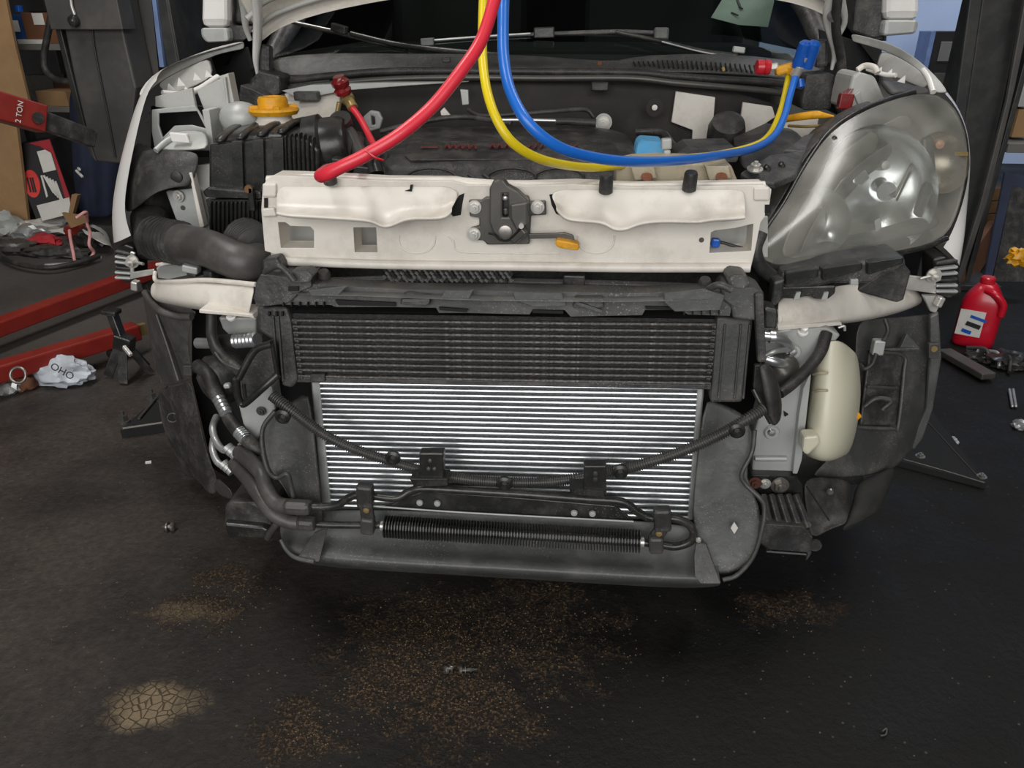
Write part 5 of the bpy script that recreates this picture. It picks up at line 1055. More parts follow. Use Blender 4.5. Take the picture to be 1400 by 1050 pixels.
for x, y, h_ in ((316, 615, hp), (311, 637, hp2)): 
    for j in range(3): lathe('crimp_ring', [(0, -.004), (.011, -.004), (.011, .004), (0, .004)], P(x - 4 + j * 5, y - 2 + j * 4, .012 - j * .006), (1, -.4, -.8), ALUD, h_, seg=14)
h3 = ptube('air_con_hose', [(300, 545, .09), (312, 570, .05), (326, 590, .02), (345, 608, 0), (358, 618, .0)], 9, RUB, car)
corr('hose_ferrule', [P(299, 545, .085), P(310, 566, .045)], .0115, .012, .0012, ALU, h3); corr('hose_ferrule', [P(326, 590, .012), P(336, 600, .0)], .0115, .008, .0012, ALU, h3)
for x, y in ((335, 612), (350, 622)): blob('pipe_fitting', P(x, y, .02), (.014, .012, .012), GALV, .3, x, 2, 2, parent=h3, flatb=False)
# ---------------------------------------------------------------- corrugated loom across the condenser
lm = corr('corrugated_loom', [P(371, 540, -.11), P(400, 562, -.12), P(440, 592, -.12), P(480, 612, -.12), P(520, 626, -.115), P(570, 641, -.11), P(630, 654, -.11), P(690, 659, -.11), P(745, 659, -.11), P(790, 654, -.11)], .0085, .0038, .0011, LOOM, car, seg=12)
corr('corrugated_loom', [P(785, 655, -.11), P(830, 646, -.11), P(880, 634, -.12), P(930, 618, -.12), P(980, 596, -.12), P(1020, 574, -.12), P(1045, 558, -.11)], .0085, .0038, .0011, LOOM, car, seg=12)
for x, y in ((538, 624), (388, 568), (1007, 587), (848, 643), (690, 659)):
    q = lathe('loom_clip', [(.004, 0), (.012, 0), (.0125, .006), (.008, .009), (.005, .006), (0, .006)], P(x, y, -.124), FR, BLKG, lm, seg=18); bolt('clip_screw', P(x, y, -.13), FR, .004, DSTEEL, q, washer=False)
q = plate('loom_bracket', rect(573, 620, 606, 660), onY(-.145), .02, BLKG, lm, bev=.002); plate('bracket_foot', [(560, 655), (612, 655), (612, 664), (566, 666)], onY(-.15), .03, BLKG, q)
for x, y in ((588, 630), (586, 641), (594, 641)): lathe('bracket_rivet', [(0, 0), (.004, 0), (.003, .002), (0, .003)], P(x, y, -.145), FR, DSTEEL, q, seg=12)
q = plate('loom_bracket', rect(798, 637, 829, 676), onY(-.145), .02, BLKG, lm, bev=.002); plate('bracket_foot', [(778, 668), (826, 672), (826, 679), (780, 676)], onY(-.15), .03, BLKG, q)
for x, y in ((814, 648), (814, 655)): lathe('bracket_rivet', [(0, 0), (.005, 0), (.004, .002), (0, .003)], P(x, y, -.145), FR, BLK, q, seg=12)

# ---------------------------------------------------------------- left corner
bmL = surf('lamp_crossmember', [[(207, 386, .26), (225, 381, .2), (262, 384, .13), (300, 386, .10), (350, 388, .08)], [(205, 396, .24), (222, 391, .17), (262, 392, .10), (300, 394, .07), (350, 395, .05)], [(205, 404, .22), (224, 405, .16), (262, 410, .09), (300, 414, .06), (345, 418, .04)], [(212, 410, .22), (228, 412, .16), (262, 418, .09), (300, 424, .06), (342, 430, .04)], [(214, 412, .26), (228, 415, .2), (262, 422, .14), (300, 428, .11), (342, 434, .09)]], WHITE, car, solid=.003, sub=2)
ptube('member_edge', [(212, 372, .24), (214, 384, .22), (240, 385, .15), (285, 383, .1), (350, 389, .06)], 3, WHITE, bmL); ptube('member_edge', [(215, 362, .26), (252, 358, .22), (258, 375, .18)], 2.6, WHITE, bmL)
plate('member_cup', [(213, 366), (254, 360), (258, 376), (230, 382), (216, 380)], onPlane((213, 366, .24), (254, 360, .2), (230, 382, .18)), .02, GALV, bmL, bev=.003); bar('cup_post', P(262, 372, .16), P(262, 362, .16), .03, .02, GALV, bmL, upv=(0, 1, 0))
plate('bottom_flange', [(272, 423), (345, 430), (348, 436), (340, 434), (272, 428)], onY(.035), .05, WHITE, bmL); 
for x, y in ((317, 426),): lathe('flange_plug', [(0, 0), (.009, 0), (.009, .004), (.006, .005), (.006, .014), (0, .015)], P(x, y + 8, .05), (0, -.5, .8), WHITEC, bmL, seg=16)
for x, y in ((260, 372), (283, 378)): bar('loom_stub', P(x, y, .16), P(x + 20, y - 6, .2), .02, .02, BLK, bmL)
bkL = thing
bb = plate('bumper_bracket', [(156, 340), (172, 334), (182, 338), (184, 384), (170, 388), (158, 372)], onY(.34), .06, BLKG, car, bev=.004)
for i in range(6): bar('bracket_rib', P(158, 343 + i * 7.2, .30), P(180, 347 + i * 6.6, .30), .012, .006, GALV if i % 3 else BLK, bb)
plate('stay', [(178, 344), (184, 346), (182, 372), (210, 368), (212, 375), (178, 382)], onY(.28), .006, ZINC, bb); bolt('bolt', P(182, 357, .275), FR, .009, ZINC, bb, h=.016); ptube('stud', [(184, 358, .27), (196, 361, .26)], 2, ZINC, bb); bar('nut', P(181, 389, .26), P(190, 391, .26), .018, .02, ZINC, bb)
# left wheel arch liner
lnL = surf('wheel_liner', [[(192, 392, .28), (205, 395, .26), (215, 410, .22), (240, 422, .2), (276, 423, .16)], [(198, 420, .29), (212, 425, .26), (225, 436, .22), (245, 440, .2), (262, 436, .18)], [(203, 460, .3), (222, 462, .26), (238, 466, .22), (250, 468, .2), (256, 470, .2)], [(212, 505, .3), (230, 508, .26), (246, 508, .22), (256, 505, .2), (263, 500, .2)], [(216, 528, .3), (234, 528, .26), (248, 525, .22), (258, 520, .2), (264, 516, .2)]], GRYD, car, solid=.004, sub=2, label='torn dark wheel arch liner')
surf('liner_lower', [[(214, 528, .31), (230, 530, .27), (246, 526, .22), (262, 516, .2)], [(217, 560, .32), (236, 560, .28), (254, 560, .22), (270, 560, .2)], [(222, 588, .32), (240, 590, .28), (260, 600, .21), (284, 625, .18)], [(246, 634, .32), (258, 634, .28), (274, 640, .2), (297, 650, .17)], [(250, 655, .3), (264, 650, .27), (280, 660, .2), (298, 665, .17)], [(272, 648, .28), (276, 660, .25), (284, 676, .2), (296, 676, .18)]], BLK, lnL, solid=.004, sub=2)
ptube('liner_fold', [(198, 400, .25), (205, 412, .22), (218, 424, .18), (240, 432, .17), (262, 433, .16)], 4.5, RUBG, lnL); ptube('liner_fold', [(214, 430, .24), (228, 470, .22), (244, 520, .2)], 2, RUBG, lnL); plate('liner_clip', rect(250, 500, 262, 514), onY(.19), .01, RUBG, lnL)
tube('liner_stamp', [P(236 + 7 * math.cos(t), 571 + 6 * math.sin(t), .262) for t in [i * math.pi / 8 for i in range(17)]], .0018, GRYP, lnL)
surf('liner_tail', [[(296, 648, .18), (306, 660, .1), (316, 668, .06)], [(290, 672, .18), (305, 682, .12), (322, 686, .06)]], RUBG, lnL, solid=.003)
# left pocket: rail end, horn hose, insulated pipe
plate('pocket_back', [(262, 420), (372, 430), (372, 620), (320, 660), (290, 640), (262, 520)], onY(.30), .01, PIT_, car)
plate('rail_end', [(298, 434), (350, 434), (350, 470), (318, 464), (304, 450)], onY(.10), .05, GALV, car, bev=.004)
pp = ptube('air_con_pipe', [(270, 469, .10), (290, 469, .09), (330, 466, .06), (352, 464, .04)], 7.5, ALU, car); corr('pipe_ferrule', [P(322, 466, .055), P(352, 464, .03)], .0125, .009, .0016, ALU, pp); ptube('pipe_sleeve', [(302, 467, .07), (322, 466, .055)], 10, RUB, pp)
ptube('drain_hose', [(289, 430, .06), (290, 460, .04), (300, 484, .01), (318, 500, -.02), (332, 512, -.04)], [7, 7.5, 8, 8, 7], RUB, car); ptube('hose_painted_gloss', [(294, 482, -.005), (306, 496, -.02), (330, 506, -.05)], 1.6, GRYP, car)  # thin grey strip imitates the gloss along the hose
ptube('rubber_hose', [(270, 500, .14), (284, 510, .12), (292, 530, .1), (300, 546, .09)], 10, RUB, car)
blob('horn_body', P(305, 515, .16), (.05, .05, .05), BLK, .2, 4, 1.6, 3, parent=car, flatb=False)
plate('side_rail', [(330, 500), (372, 530), (376, 560), (358, 590), (348, 610), (332, 580), (322, 540)], onY(.03), .04, GALV, car, bev=.004); bar('tag_plate', P(310, 524, .05), P(312, 530, .05), .012, .012, GALV, car)
bolt('bolt', P(357, 562, .025), FR, .006, DSTEEL, car)
# ---------------------------------------------------------------- right headlamp
HO = [(1036, 352), (1034, 334), (1048, 312), (1070, 280), (1092, 240), (1112, 208), (1134, 180), (1168, 156), (1210, 138), (1250, 126), (1284, 126), (1308, 146), (1322, 176), (1326, 215), (1320, 260), (1308, 300), (1294, 326), (1262, 338), (1200, 350), (1140, 358), (1080, 364), (1052, 364)]
def hY(x, y): return -.2297 + .000677 * x - .001095 * y
def radial(name, outline, m, parent, bulge, rings=5, yoff=0.0, cx=1195, cy=245, **k):
    verts = []; faces = []; n = len(outline)
    for r in range(rings + 1):
        s = 1 - r / rings
        for (x, y) in outline:
            X, Y_ = cx + (x - cx) * max(s, .02), cy + (y - cy) * max(s, .02)
            verts.append(P(X, Y_, hY(X, Y_) + yoff - bulge * (1 - s ** 2.2)))
    for r in range(rings):
        for i in range(n): faces.append((r * n + i, r * n + (i + 1) % n, (r + 1) * n + (i + 1) % n, (r + 1) * n + i))
    faces.append(tuple(range(rings * n, (rings + 1) * n)))
    return link(name, pymesh(name, verts, faces), m, parent, **k)
def scaled(o, s, cx=1195, cy=245): return [(cx + (x - cx) * s, cy + (y - cy) * s) for x, y in o]
hl = radial('headlamp', scaled(HO, 1.0), mat('lamp_inner_grey', '5d5b55', .4, .3, .2, 14), car, -.13, 4, .03, solid=.004, sub=1, label='hazed headlamp with chrome reflector, the only one still fitted')
radial('lens', scaled(HO, .985), LENS, hl, .05, 6, .0, sub=1)
# rim
rim = [P(x, y, hY(x, y) + .006) for x, y in HO[16:] + HO[:10]]
tube('lens_rim', rim, .0055, BLKG, hl, n=4)
# inner bezel: stepped silver-grey ribs along the inner edge, then reflector bowl
bez = mat('lamp_bezel', '7c7a72', .5, .2, .08, 14)
def inner(o, name, m, d): return surf(name, [[(x, y, hY(x, y) + d) for x, y in o[0]], [(x, y, hY(x, y) + d + .012) for x, y in o[1]], [(x, y, hY(x, y) + d + .05) for x, y in o[2]]], m, hl, solid=.003, sub=1)
inner(([(1062, 352), (1085, 300), (1110, 255), (1140, 215), (1180, 185), (1240, 150)], [(1078, 354), (1100, 305), (1124, 262), (1152, 224), (1190, 195), (1248, 162)], [(1090, 354), (1110, 310), (1134, 270), (1160, 232), (1196, 205), (1252, 174)]), 'bezel_rib', bez, .0)
inner(([(1088, 354), (1108, 310), (1132, 270), (1160, 234), (1196, 206), (1250, 176)], [(1098, 352), (1118, 314), (1140, 276), (1168, 242), (1200, 216), (1252, 188)], [(1110, 350), (1128, 316), (1148, 282), (1174, 250), (1204, 226), (1252, 200)]), 'bezel_rib', GRYP, .012)
inner(([(1070, 356), (1120, 350), (1180, 338), (1240, 325), (1290, 310)], [(1080, 348), (1124, 338), (1180, 328), (1240, 314), (1285, 298)], [(1090, 340), (1128, 328), (1180, 318), (1236, 302), (1280, 286)]), 'bezel_floor', GRYD, .01)
HA, HB, HC = [P(x, y, hY(x, y)) for x, y in ((1100, 300), (1290, 300), (1230, 160))]
HN = (HB - HA).cross(HC - HA).normalized(); HN = HN if HN.y > 0 else -HN
HN = (HN * .6 + Vector((0, 1, 0)) * .4).normalized()
def bowl(name, px, py, R_, d, m, dep=.06, ax=None):
    if ax is None: ax = HN
    c = P(px, py, hY(px, py) + d); prof = [(R_, 0), (R_ * .97, dep * .25), (R_ * .8, dep * .6), (R_ * .5, dep * .9), (R_ * .18, dep), (0, dep)]
    return lathe(name, prof, c, ax, m, hl, seg=40, open_=True)
bowl('reflector_bowl', 1205, 258, .118, .012, CHROME, .07)
bowl('reflector_bowl', 1122, 302, .058, .0, CHROME, .05)
bowl('reflector_bowl', 1288, 222, .06, .02, mat('turn_reflector', 'a79d90', .3, .7, .1, 20), .05)
lathe('low_beam_shield', [(.0, .0), (.018, .0), (.022, .012), (.022, .03), (.014, .036), (0, .036)], P(1212, 262, hY(1212, 262) + .03), (0, 1, 0), CHROME, hl)
lathe('low_beam_bulb', [(0, 0), (.008, .002), (.009, .02), (.009, .04), (0, .04)], P(1212, 226, hY(1212, 226) + .02), (0, 1, -.2), GALV, hl)
plate('reflector_facet', [(1165, 238), (1184, 232), (1190, 244), (1178, 254), (1166, 250)], lambda x, y: P(x, y, hY(x, y) + .025), .008, ALU, hl, bev=.003)
plate('reflector_facet', [(1236, 214), (1254, 196), (1264, 214), (1250, 218)], lambda x, y: P(x, y, hY(x, y) + .02), .008, ALU, hl, bev=.003)
bar('reflector_seam', P(1222, 270, hY(1222, 270) + .02), P(1252, 214, hY(1252, 214) + .02), .006, .006, DSTEEL, hl); bar('reflector_seam', P(1226, 274, hY(1226, 274) + .022), P(1244, 236, hY(1244, 236) + .02), .004, .006, PIT_, hl)
lathe('position_bulb', [(0, 0), (.008, .002), (.009, .015), (.006, .03), (0, .03)], P(1286, 198, hY(1286, 198) + .0), (0, 1, 0), AMBER, hl)
lathe('main_beam_cap', [(0, 0), (.014, 0), (.016, .014), (.01, .02), (0, .02)], P(1120, 296, hY(1120, 296) + .03), (0, 1, 0), DSTEEL, hl)
plate('marker_strip', rect(1305, 208, 1324, 213), lambda x, y: P(x, y, hY(x, y) - .01), .003, BRASS, hl, bev=0)
plate('lamp_divider', [(1262, 190), (1276, 186), (1282, 250), (1262, 300), (1252, 296), (1266, 250)], lambda x, y: P(x, y, hY(x, y) + .01), .02, GRYP, hl, bev=.006)
plate('bezel_emblem', [(1196, 302), (1204, 298), (1206, 312), (1198, 318)], lambda x, y: P(x, y, hY(x, y) - .0), .003, GALV, hl)
# housing pieces outside of lens
surf('housing_inner_side', [[(1034, 352, .12), (1030, 335, .13), (1044, 312, .15), (1066, 280, .18), (1088, 238, .24), (1112, 200, .3), (1140, 172, .36), (1200, 140, .44)], [(1026, 340, .14), (1026, 322, .16), (1038, 300, .18), (1058, 270, .22), (1078, 232, .28), (1100, 195, .34), (1130, 166, .4), (1190, 138, .47)], [(1026, 330, .22), (1026, 318, .24), (1036, 296, .26), (1054, 266, .3), (1072, 228, .36), (1094, 192, .42), (1126, 164, .46), (1186, 136, .5)]], BLK, hl, solid=.004, sub=1)
for o_ in ([(1012, 236), (1050, 212), (1105, 205), (1088, 238), (1060, 250), (1030, 246)], [(1070, 205), (1100, 184), (1150, 172), (1132, 196), (1105, 208)], [(1128, 170), (1160, 150), (1186, 148), (1160, 170), (1140, 180)]): plate('housing_ledge', o_, onPlane((1012, 236, .2), (1150, 172, .42), (1088, 238, .22)), .012, BLK, hl, bev=.003, ext=(0, 0, -1))
bolt('housing_bolt', PZ(1032, 232, P(1032, 232, .2).z), (0, -.3, 1), .009, ZINC, hl, h=.01); 
for x, y in ((1066, 228), (1138, 193), (1046, 232)): bar('housing_clip', P(x, y, hY(x, y)), P(x + 6, y - 5, hY(x, y)), .012, .012, BLKG, hl)
tube('housing_curl', [P(1040, 318, .09), P(1032, 340, .08), P(1038, 362, .08), P(1056, 378, .09), P(1072, 384, .1)], .012, BLK, hl)
bs = plate('lamp_base', [(1070, 372), (1124, 370), (1180, 358), (1236, 350), (1240, 362), (1225, 372), (1206, 376), (1190, 388), (1140, 388), (1120, 392), (1074, 394), (1066, 384)], onY(.06), .08, BLK, hl, bev=.005)
for a, b in ((1074, 1120), (1124, 1180), (1186, 1236)): plate('base_rib', [(a, 374 - (a - 1074) * .13), (b, 373 - (b - 1074) * .13), (b, 386 - (b - 1074) * .16), (a, 391 - (a - 1074) * .13)], onY(.05), .02, BLKG, bs, bev=.003)
plate('lower_shelf', [(1056, 392), (1144, 390), (1142, 402), (1132, 410), (1112, 409), (1108, 405), (1066, 412), (1056, 408)], onY(.07), .05, BLKG, hl, bev=.004)
for x in (1090, 1128): plate('stamped_mark', [(x - 4, 403), (x, 396), (x + 5, 397), (x + 4, 411), (x - 4, 410)] if False else [(x - 5, 410), (x - 1, 400), (x + 5, 399), (x + 3, 409)], onY(.066), .004, GALV, hl, bev=0)
plate('lamp_leg', [(1058, 385), (1074, 380), (1070, 410), (1060, 420), (1054, 416)], onY(.05), .03, BLK, hl, bev=.004)
plate('side_baffle', [(1170, 398), (1200, 378), (1236, 360), (1246, 372), (1236, 410), (1226, 414), (1190, 404)], onY(.16), .02, BLK, hl, bev=.003); plate('baffle_clip', rect(1163, 382, 1174, 390), onY(.05), .01, GALV, hl)
# right lamp crossmember
bmR = surf('lamp_crossmember', [[(1062, 408, .07), (1100, 398, .10), (1150, 390, .15), (1190, 384, .21), (1230, 386, .28), (1252, 396, .34)], [(1062, 420, .04), (1100, 411, .07), (1150, 402, .12), (1190, 396, .18), (1235, 398, .26), (1262, 406, .32)], [(1062, 440, .02), (1100, 438, .05), (1150, 434, .1), (1190, 428, .16), (1235, 420, .24), (1262, 412, .32)], [(1063, 447, .03), (1100, 446, .06), (1150, 441, .11), (1190, 435, .17), (1230, 426, .25), (1258, 416, .33)], [(1064, 450, .09), (1100, 448, .12), (1150, 443, .16), (1190, 437, .22), (1228, 428, .29), (1252, 418, .36)]], WHITE, car, solid=.003, sub=2)
plate('bottom_flange', [(1063, 446), (1150, 440), (1152, 445), (1064, 452)], onPlane((1063, 446, .02), (1150, 440, .09), (1064, 452, .02)), .04, WHITE, bmR)
ptube('member_edge', [(1064, 424, .05), (1067, 436, .03), (1063, 448, .03)], 2.5, WHITE, bmR); lathe('flange_plug', [(0, 0), (.009, 0), (.009, .004), (.006, .005), (.006, .014), (0, .015)], P(1097, 455, .06), (0, -.5, .8), WHITEC, bmR, seg=16); ptube('flange_hook', [(1146, 448, .1), (1154, 446, .1), (1155, 452, .1)], 2, ZINC, bmR)
brR = plate('bumper_bracket', [(1276, 354), (1292, 350), (1306, 358), (1316, 400), (1300, 408), (1276, 404)], onY(.30), .06, BLKG, car, bev=.004)
for i in range(6): bar('bracket_rib', P(1278, 360 + i * 7.5, .26), P(1308, 356 + i * 8.4, .27), .012, .006, GALV if i % 3 else BLK, brR)
plate('stay', [(1240, 376), (1270, 380), (1272, 372), (1280, 374), (1280, 402), (1238, 396)], onY(.26), .006, ZINC, brR); bolt('bolt', P(1276, 376, .255), FR, .009, ZINC, brR, h=.016); ptube('stud', [(1258, 381, .25), (1274, 377, .25)], 2, ZINC, brR)
plate('stay_foot', [(1262, 404), (1284, 404), (1288, 412), (1280, 428), (1272, 426)], onY(.26), .01, ZINC, brR); bar('nut', P(1280, 411, .25), P(1288, 413, .25), .018, .02, ZINC, brR)
# right fender liner with access panel
lnR = surf('wheel_liner', [[(1168, 432, .22), (1200, 432, .24), (1240, 430, .27), (1275, 425, .3), (1287, 428, .31)], [(1168, 500, .2), (1200, 500, .22), (1240, 500, .25), (1270, 500, .28), (1286, 500, .3)], [(1168, 560, .19), (1200, 560, .2), (1240, 560, .23), (1262, 560, .26), (1276, 562, .28)], [(1140, 625, .16), (1180, 620, .18), (1222, 615, .21), (1244, 612, .25), (1252, 610, .27)], [(1096, 655, .12), (1140, 655, .14), (1180, 652, .16), (1215, 645, .2), (1228, 636, .24)]], GRYD, car, solid=.004, sub=2, label='dark right wheel arch liner with access panel')
pn = plate('access_panel', [(1188, 484), (1232, 484), (1238, 506), (1230, 582), (1176, 582), (1182, 530)], onPlane((1188, 484, .19), (1238, 506, .22), (1176, 582, .15)), .008, BLK, lnR, bev=.004); ptube('panel_rim', [(1172, 584, .15), (1220, 586, .18), (1228, 582, .18), (1236, 510, .21), (1234, 486, .22), (1190, 482, .19)], 2.5, GRYD, pn)
bar('panel_rib', P(1186, 529, .165), P(1228, 531, .19), .004, .006, GRYD, pn); ptube('panel_squiggle', [(1182, 556, .15), (1198, 545, .15), (1218, 548, .15), (1206, 560, .15)], 3.5, BLK, pn)
plate('liner_rib', [(1174, 478), (1258, 476), (1257, 480), (1174, 482)], onY(.215), .01, BLK, lnR); plate('liner_gusset', [(1240, 456), (1258, 476), (1229, 479)], onY(.22), .012, GRYP, lnR)
plate('liner_flange', [(1272, 432), (1284, 426), (1288, 490), (1276, 560), (1262, 600), (1250, 616), (1244, 610), (1266, 560), (1272, 490)], onY(.255), .012, GRYP, lnR, bev=.004); plate('flange_clip', rect(1270, 470, 1284, 490), onY(.245), .01, RUBG, lnR); lathe('clip_hole', [(0, 0), (.006, 0), (.006, .002), (0, .002)], P(1277, 477, .245), FR, BRASS, lnR, seg=10)
q = bar('wire_connector', P(1202, 464, .18), P(1198, 484, .18), .02, .018, GALV, lnR, upv=(0, 1, 0)); ptube('connector_wire', [(1198, 484, .17), (1192, 498, .16), (1182, 504, .16), (1176, 498, .17)], 3, RUB, q); ptube('connector_wire', [(1210, 436, .19), (1214, 452, .18), (1208, 466, .17)], 3, RUB, q)
bar('yellow_clip', P(1166, 565, .12), P(1173, 571, .12), .016, .016, YEL, lnR)
surf('liner_apron', [[(1094, 650, .09), (1130, 650, .1), (1160, 655, .12), (1166, 662, .13)], [(1100, 690, .06), (1130, 690, .07), (1158, 690, .08), (1164, 690, .09)], [(1105, 722, .02), (1120, 728, .02), (1138, 718, .03), (1158, 714, .04)], [(1108, 732, .01), (1118, 735, .01), (1132, 724, .02), (1156, 716, .03)]], RUB, lnR, solid=.004, sub=2)
surf('liner_flap', [[(1168, 660, .15), (1190, 650, .16), (1228, 632, .2)], [(1166, 690, .1), (1186, 690, .1), (1222, 655, .17)], [(1152, 720, .06), (1170, 718, .07), (1206, 690, .13)], [(1150, 724, .05), (1166, 722, .06), (1190, 706, .1)]], TYRE, lnR, solid=.02, sub=2)
plate('liner_back', [(1080, 622), (1172, 612), (1182, 662), (1092, 668)], onY(.2), .006, GRYD, lnR)
bar('apron_scratch', P(1102, 664, .055), P(1134, 712, .01), .003, .003, PIT_, lnR); lathe('apron_clip', [(0, 0), (.007, 0), (.005, .004), (0, .004)], P(1135, 672, .07), FR, STEEL, lnR, seg=10)
# washer bottle and galvanised rail behind it
gr = plate('side_rail', [(1046, 456), (1072, 450), (1132, 448), (1150, 458), (1100, 520), (1094, 560), (1088, 648), (1028, 648), (1032, 590), (1046, 540)], onY(.06), .05, GALV, car, bev=.004)
plate('rail_flange', [(1098, 532), (1110, 505), (1104, 560), (1096, 630), (1090, 648), (1084, 648), (1092, 570)], onY(.045), .02, GALV, gr); ptube('rail_bead', [(1032, 627, .055), (1075, 627, .055)], 3.5, GALV, gr)
for x, y, r in ((1084, 481, .008), (1055, 591, .008)): lathe('rivet_boss', [(0, 0), (.014, 0), (.012, .004), (0, .004)], P(x, y, .058), FR, GALV, gr, seg=20); lathe('rivet', [(0, 0), (r, 0), (r * .7, .005), (0, .006)], P(x, y, .054), FR, ALU, gr, seg=14)
plate('rail_notch', [(1072, 563), (1078, 567), (1073, 570)], onY(.055), .006, PIT_, gr, bev=0)
pr_ = ptube('air_con_pipe', [(1044, 459, .02), (1060, 461, .02), (1074, 466, .03), (1080, 475, .05)], 7, ALU, car); ptube('air_con_pipe_return', [(1046, 486, .02), (1060, 480, .02), (1078, 478, .04)], 4, ALUD, pr_); ptube('air_con_pipe_return', [(1046, 490, .02), (1062, 495, .02), (1076, 500, .04)], 7, ALU, pr_); lathe('pipe_collar', [(0, 0), (.011, 0), (.011, .008), (0, .008)], P(1052, 460, .02), (1, 0, 0), ALU, pr_, seg=18)
blob('receiver_valve', P(1066, 505, .05), (.03, .03, .03), DSTEEL, .2, 3, 2, 3, parent=car, flatb=False)
ptube('drain_hose', [(1130, 455, .06), (1122, 480, .04), (1106, 502, .02), (1084, 524, .0), (1066, 538, -.02)], [8, 8.5, 8.5, 8, 7.5], RUB, car)
wb = surf('washer_bottle', [[(1112, 480, .17), (1114, 478, .08), (1132, 462, .05), (1152, 462, .06), (1168, 480, .1), (1172, 482, .18)],
                            [(1106, 530, .17), (1108, 528, .07), (1126, 528, .03), (1156, 528, .04), (1175, 528, .09), (1178, 528, .18)],
                            [(1100, 575, .16), (1102, 572, .05), (1122, 572, .01), (1150, 572, .02), (1171, 572, .07), (1174, 572, .17)],
                            [(1096, 612, .15), (1098, 610, .04), (1118, 612, .0), (1144, 612, .01), (1163, 608, .06), (1166, 608, .16)],
                            [(1100, 622, .14), (1102, 624, .04), (1120, 630, .01), (1140, 630, .02), (1156, 622, .06), (1158, 622, .15)],
                            [(1108, 620, .14), (1110, 624, .07), (1122, 630, .05), (1138, 630, .06), (1150, 622, .1), (1152, 622, .15)]], CREAM, car, solid=.003, sub=2, label='cream plastic washer bottle')
for y in (510, 534): ptube('bottle_seam', [(1112, y + 2, .052), (1120, y, .035), (1132, y, .028)], 1.6, CREAMD, wb)
plate('bottle_foot', [(1099, 598), (1120, 596), (1122, 608), (1104, 624), (1097, 618)], onY(.0), .03, CREAM, wb, bev=.005)
# lower right bracket with bolts
lb = plate('lower_mount', [(1026, 650), (1090, 652), (1098, 664), (1098, 692), (1090, 694), (1050, 694), (1040, 678)], onY(.04), .05, BLKG, car, bev=.004)
for x, y, r, m in ((1066, 663, .011, STEEL), (1046, 661, .007, ZINC), (1032, 660, .008, mat('rust_bolt', '6b4438', .6, .3))): bolt('bolt', P(x, y, .038), FR, r, m, lb)
plate('mount_window', rect(1084, 676, 1096, 690), onY(.034), .01, PIT_, lb)
for i in range(5): bar('tow_rib', P(1042 + i * 11, 676, .02), P(1052 + i * 13, 722, -.02), .012, .016, BLK, lb)
plate('lower_skirt', [(1036, 716), (1100, 720), (1112, 734), (1110, 758), (1102, 770), (1104, 756), (1050, 752), (1034, 740)], onY(-.03), .03, BLK, lb, bev=.004); ptube('skirt_edge', [(1048, 754, -.034), (1102, 758, -.034)], 1.4, GRYP, lb); lathe('skirt_ear', [(.004, 0), (.011, 0), (.011, .006), (.004, .006)], P(1114, 744, -.02), FR, BLK, lb, seg=18)
# upright black sheet, added as shade that closes the view below the crossbar
plate('bay_shade_sheet', [(300, 420), (1130, 430), (1100, 640), (330, 640)], onY(.36), .05, PIT_, car)
# front wheels far inside the arches
for s in (-1, 1):
    c = Vector((s * .74, .95, .31)); wt = lathe('front_wheel', [(.17, -.1), (.2, -.105), (.29, -.1), (.312, -.07), (.315, 0), (.312, .07), (.29, .1), (.2, .105), (.17, .1)], c, (1, 0, 0), TYRE, car, seg=40)
    lathe('wheel_rim', [(0, -.06), (.06, -.06), (.17, -.08), (.17, .08), (.06, .06), (0, .06)], c, (1, 0, 0), STEEL, wt, seg=32)

# ================================================================== gauge hoses (things of their own)
rh = thing('red_gauge_hose', 'thick red rubber gauge hose looping down in front of the crossbar', 'hose', P(437, 241, -.36))
RH = .0068
tube('hose', [(.14, .12, 1.78), (.13, -.1, 1.5), P(694, -120, -.22), P(686, -40, -.26), P(676, 0, -.28), P(658, 55, -.30), P(630, 98, -.32), P(590, 147, -.34), P(545, 185, -.36), P(500, 212, -.37), P(465, 229, -.375), P(444, 240, -.37), P(438, 240, -.34), P(450, 232, -.26), P(478, 224, -.05), P(505, 214, .2), P(514, 206, .36), P(506, 188, .42), P(494, 165, .45), P(482, 148, .47)], RH, REDH, rh, n=8, seg=14)
ptube('hose_tie', [(500, 206, -.385), (512, 215, -.385), (524, 219, -.38)], 1.6, REDK, rh)
cp = P(470, 128, .48)
lathe('coupler', [(0, 0), (.011, 0), (.011, .02), (.014, .022), (.014, .036), (.009, .04), (.009, .05), (0, .05)], P(483, 148, .47), P(468, 122, .5) - P(483, 148, .47), BRASS, rh, seg=20)
lathe('coupler_knob', [(0, 0), (.017, 0), (.019, .008), (.014, .013), (.018, .017), (.019, .026), (.013, .031), (.012, .036), (0, .037)], P(470, 128, .48), (-.15, -.3, 1), DREDK, rh, seg=9)
ptube('service_port', [(464, 140, .5), (461, 155, .5), (459, 166, .5)], 3.5, BRASS, rh)
bh = thing('blue_gauge_hose', 'long blue rubber gauge hose sagging across the engine bay', 'hose', P(850, 222, -.15))
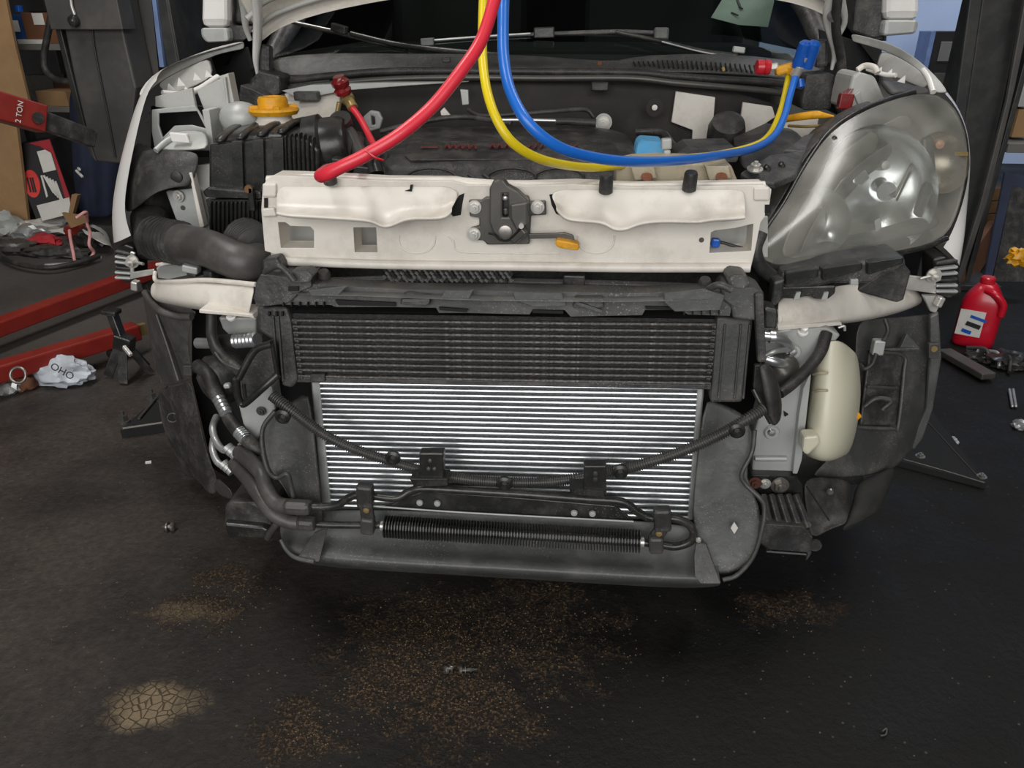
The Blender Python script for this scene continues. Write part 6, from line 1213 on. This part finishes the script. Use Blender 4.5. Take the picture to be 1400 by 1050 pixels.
tube('hose', [(.17, .14, 1.78), (.15, -.02, 1.5), P(694, -120, -.12), P(690, -30, -.14), P(688, 30, -.17), P(689, 80, -.20), P(698, 125, -.23), P(722, 168, -.25), P(760, 199, -.24), P(805, 214, -.2), P(860, 221, -.14), P(920, 220, -.05), P(980, 213, .08), P(1030, 203, .24), P(1058, 186, .34), P(1072, 160, .40), P(1080, 130, .46), P(1088, 102, .5)], .0068, BLUH, bh, n=8, seg=14)
for dx in (-5, 6): lathe('coupler_knob', [(0, 0), (.013, 0), (.014, .01), (.013, .02), (.014, .03), (.013, .045), (.008, .05), (0, .05)], P(1096 + dx, 92, .5), (.12, -.3, 1), BLUK, bh, seg=14)
lathe('coupler', [(0, 0), (.01, 0), (.01, .02), (.007, .022), (.007, .04), (0, .04)], P(1086, 104, .5), (.2, -.2, .6), ZINC, bh, seg=16); lathe('coupler_tip', [(0, 0), (.007, 0), (.009, .015), (0, .02)], P(1094, 108, .5), (.2, -.2, -1), BLUK, bh, seg=12)
yh = thing('yellow_gauge_hose', 'long yellow rubber gauge hose running behind the blue one', 'hose', P(780, 228, -.1))
tube('hose', [(.08, .15, 1.78), (.085, .05, 1.5), P(664, -120, -.02), P(662, -30, -.04), P(660, 30, -.07), P(660, 80, -.10), P(666, 125, -.13), P(680, 165, -.15), P(702, 196, -.15), P(735, 216, -.12), P(775, 226, -.06), P(815, 229, .02), P(860, 225, .12), P(920, 217, .24), P(980, 211, .34), P(1030, 199, .42), P(1052, 184, .46), P(1066, 155, .49), P(1074, 125, .51), P(1079, 98, .53)], .0062, YELH, yh, n=8, seg=14)
lathe('elbow', [(0, 0), (.01, 0), (.012, .012), (.008, .018), (0, .018)], P(1080, 100, .52), (0, -.2, 1), YEL, yh, seg=14)
bar('elbow_arm', P(1060, 98, .52), P(1082, 92, .52), .02, .018, YEL, yh, bev=.005)
bar('brass_union', P(1050, 92, .52), P(1064, 90, .52), .013, .013, ZINC, yh, bev=.003)
lathe('red_knob', [(0, 0), (.014, 0), (.015, .008), (.012, .011), (.015, .014), (.014, .026), (0, .028)], P(1052, 92, .52), (-1, -.1, 0), REDK, yh, seg=16)
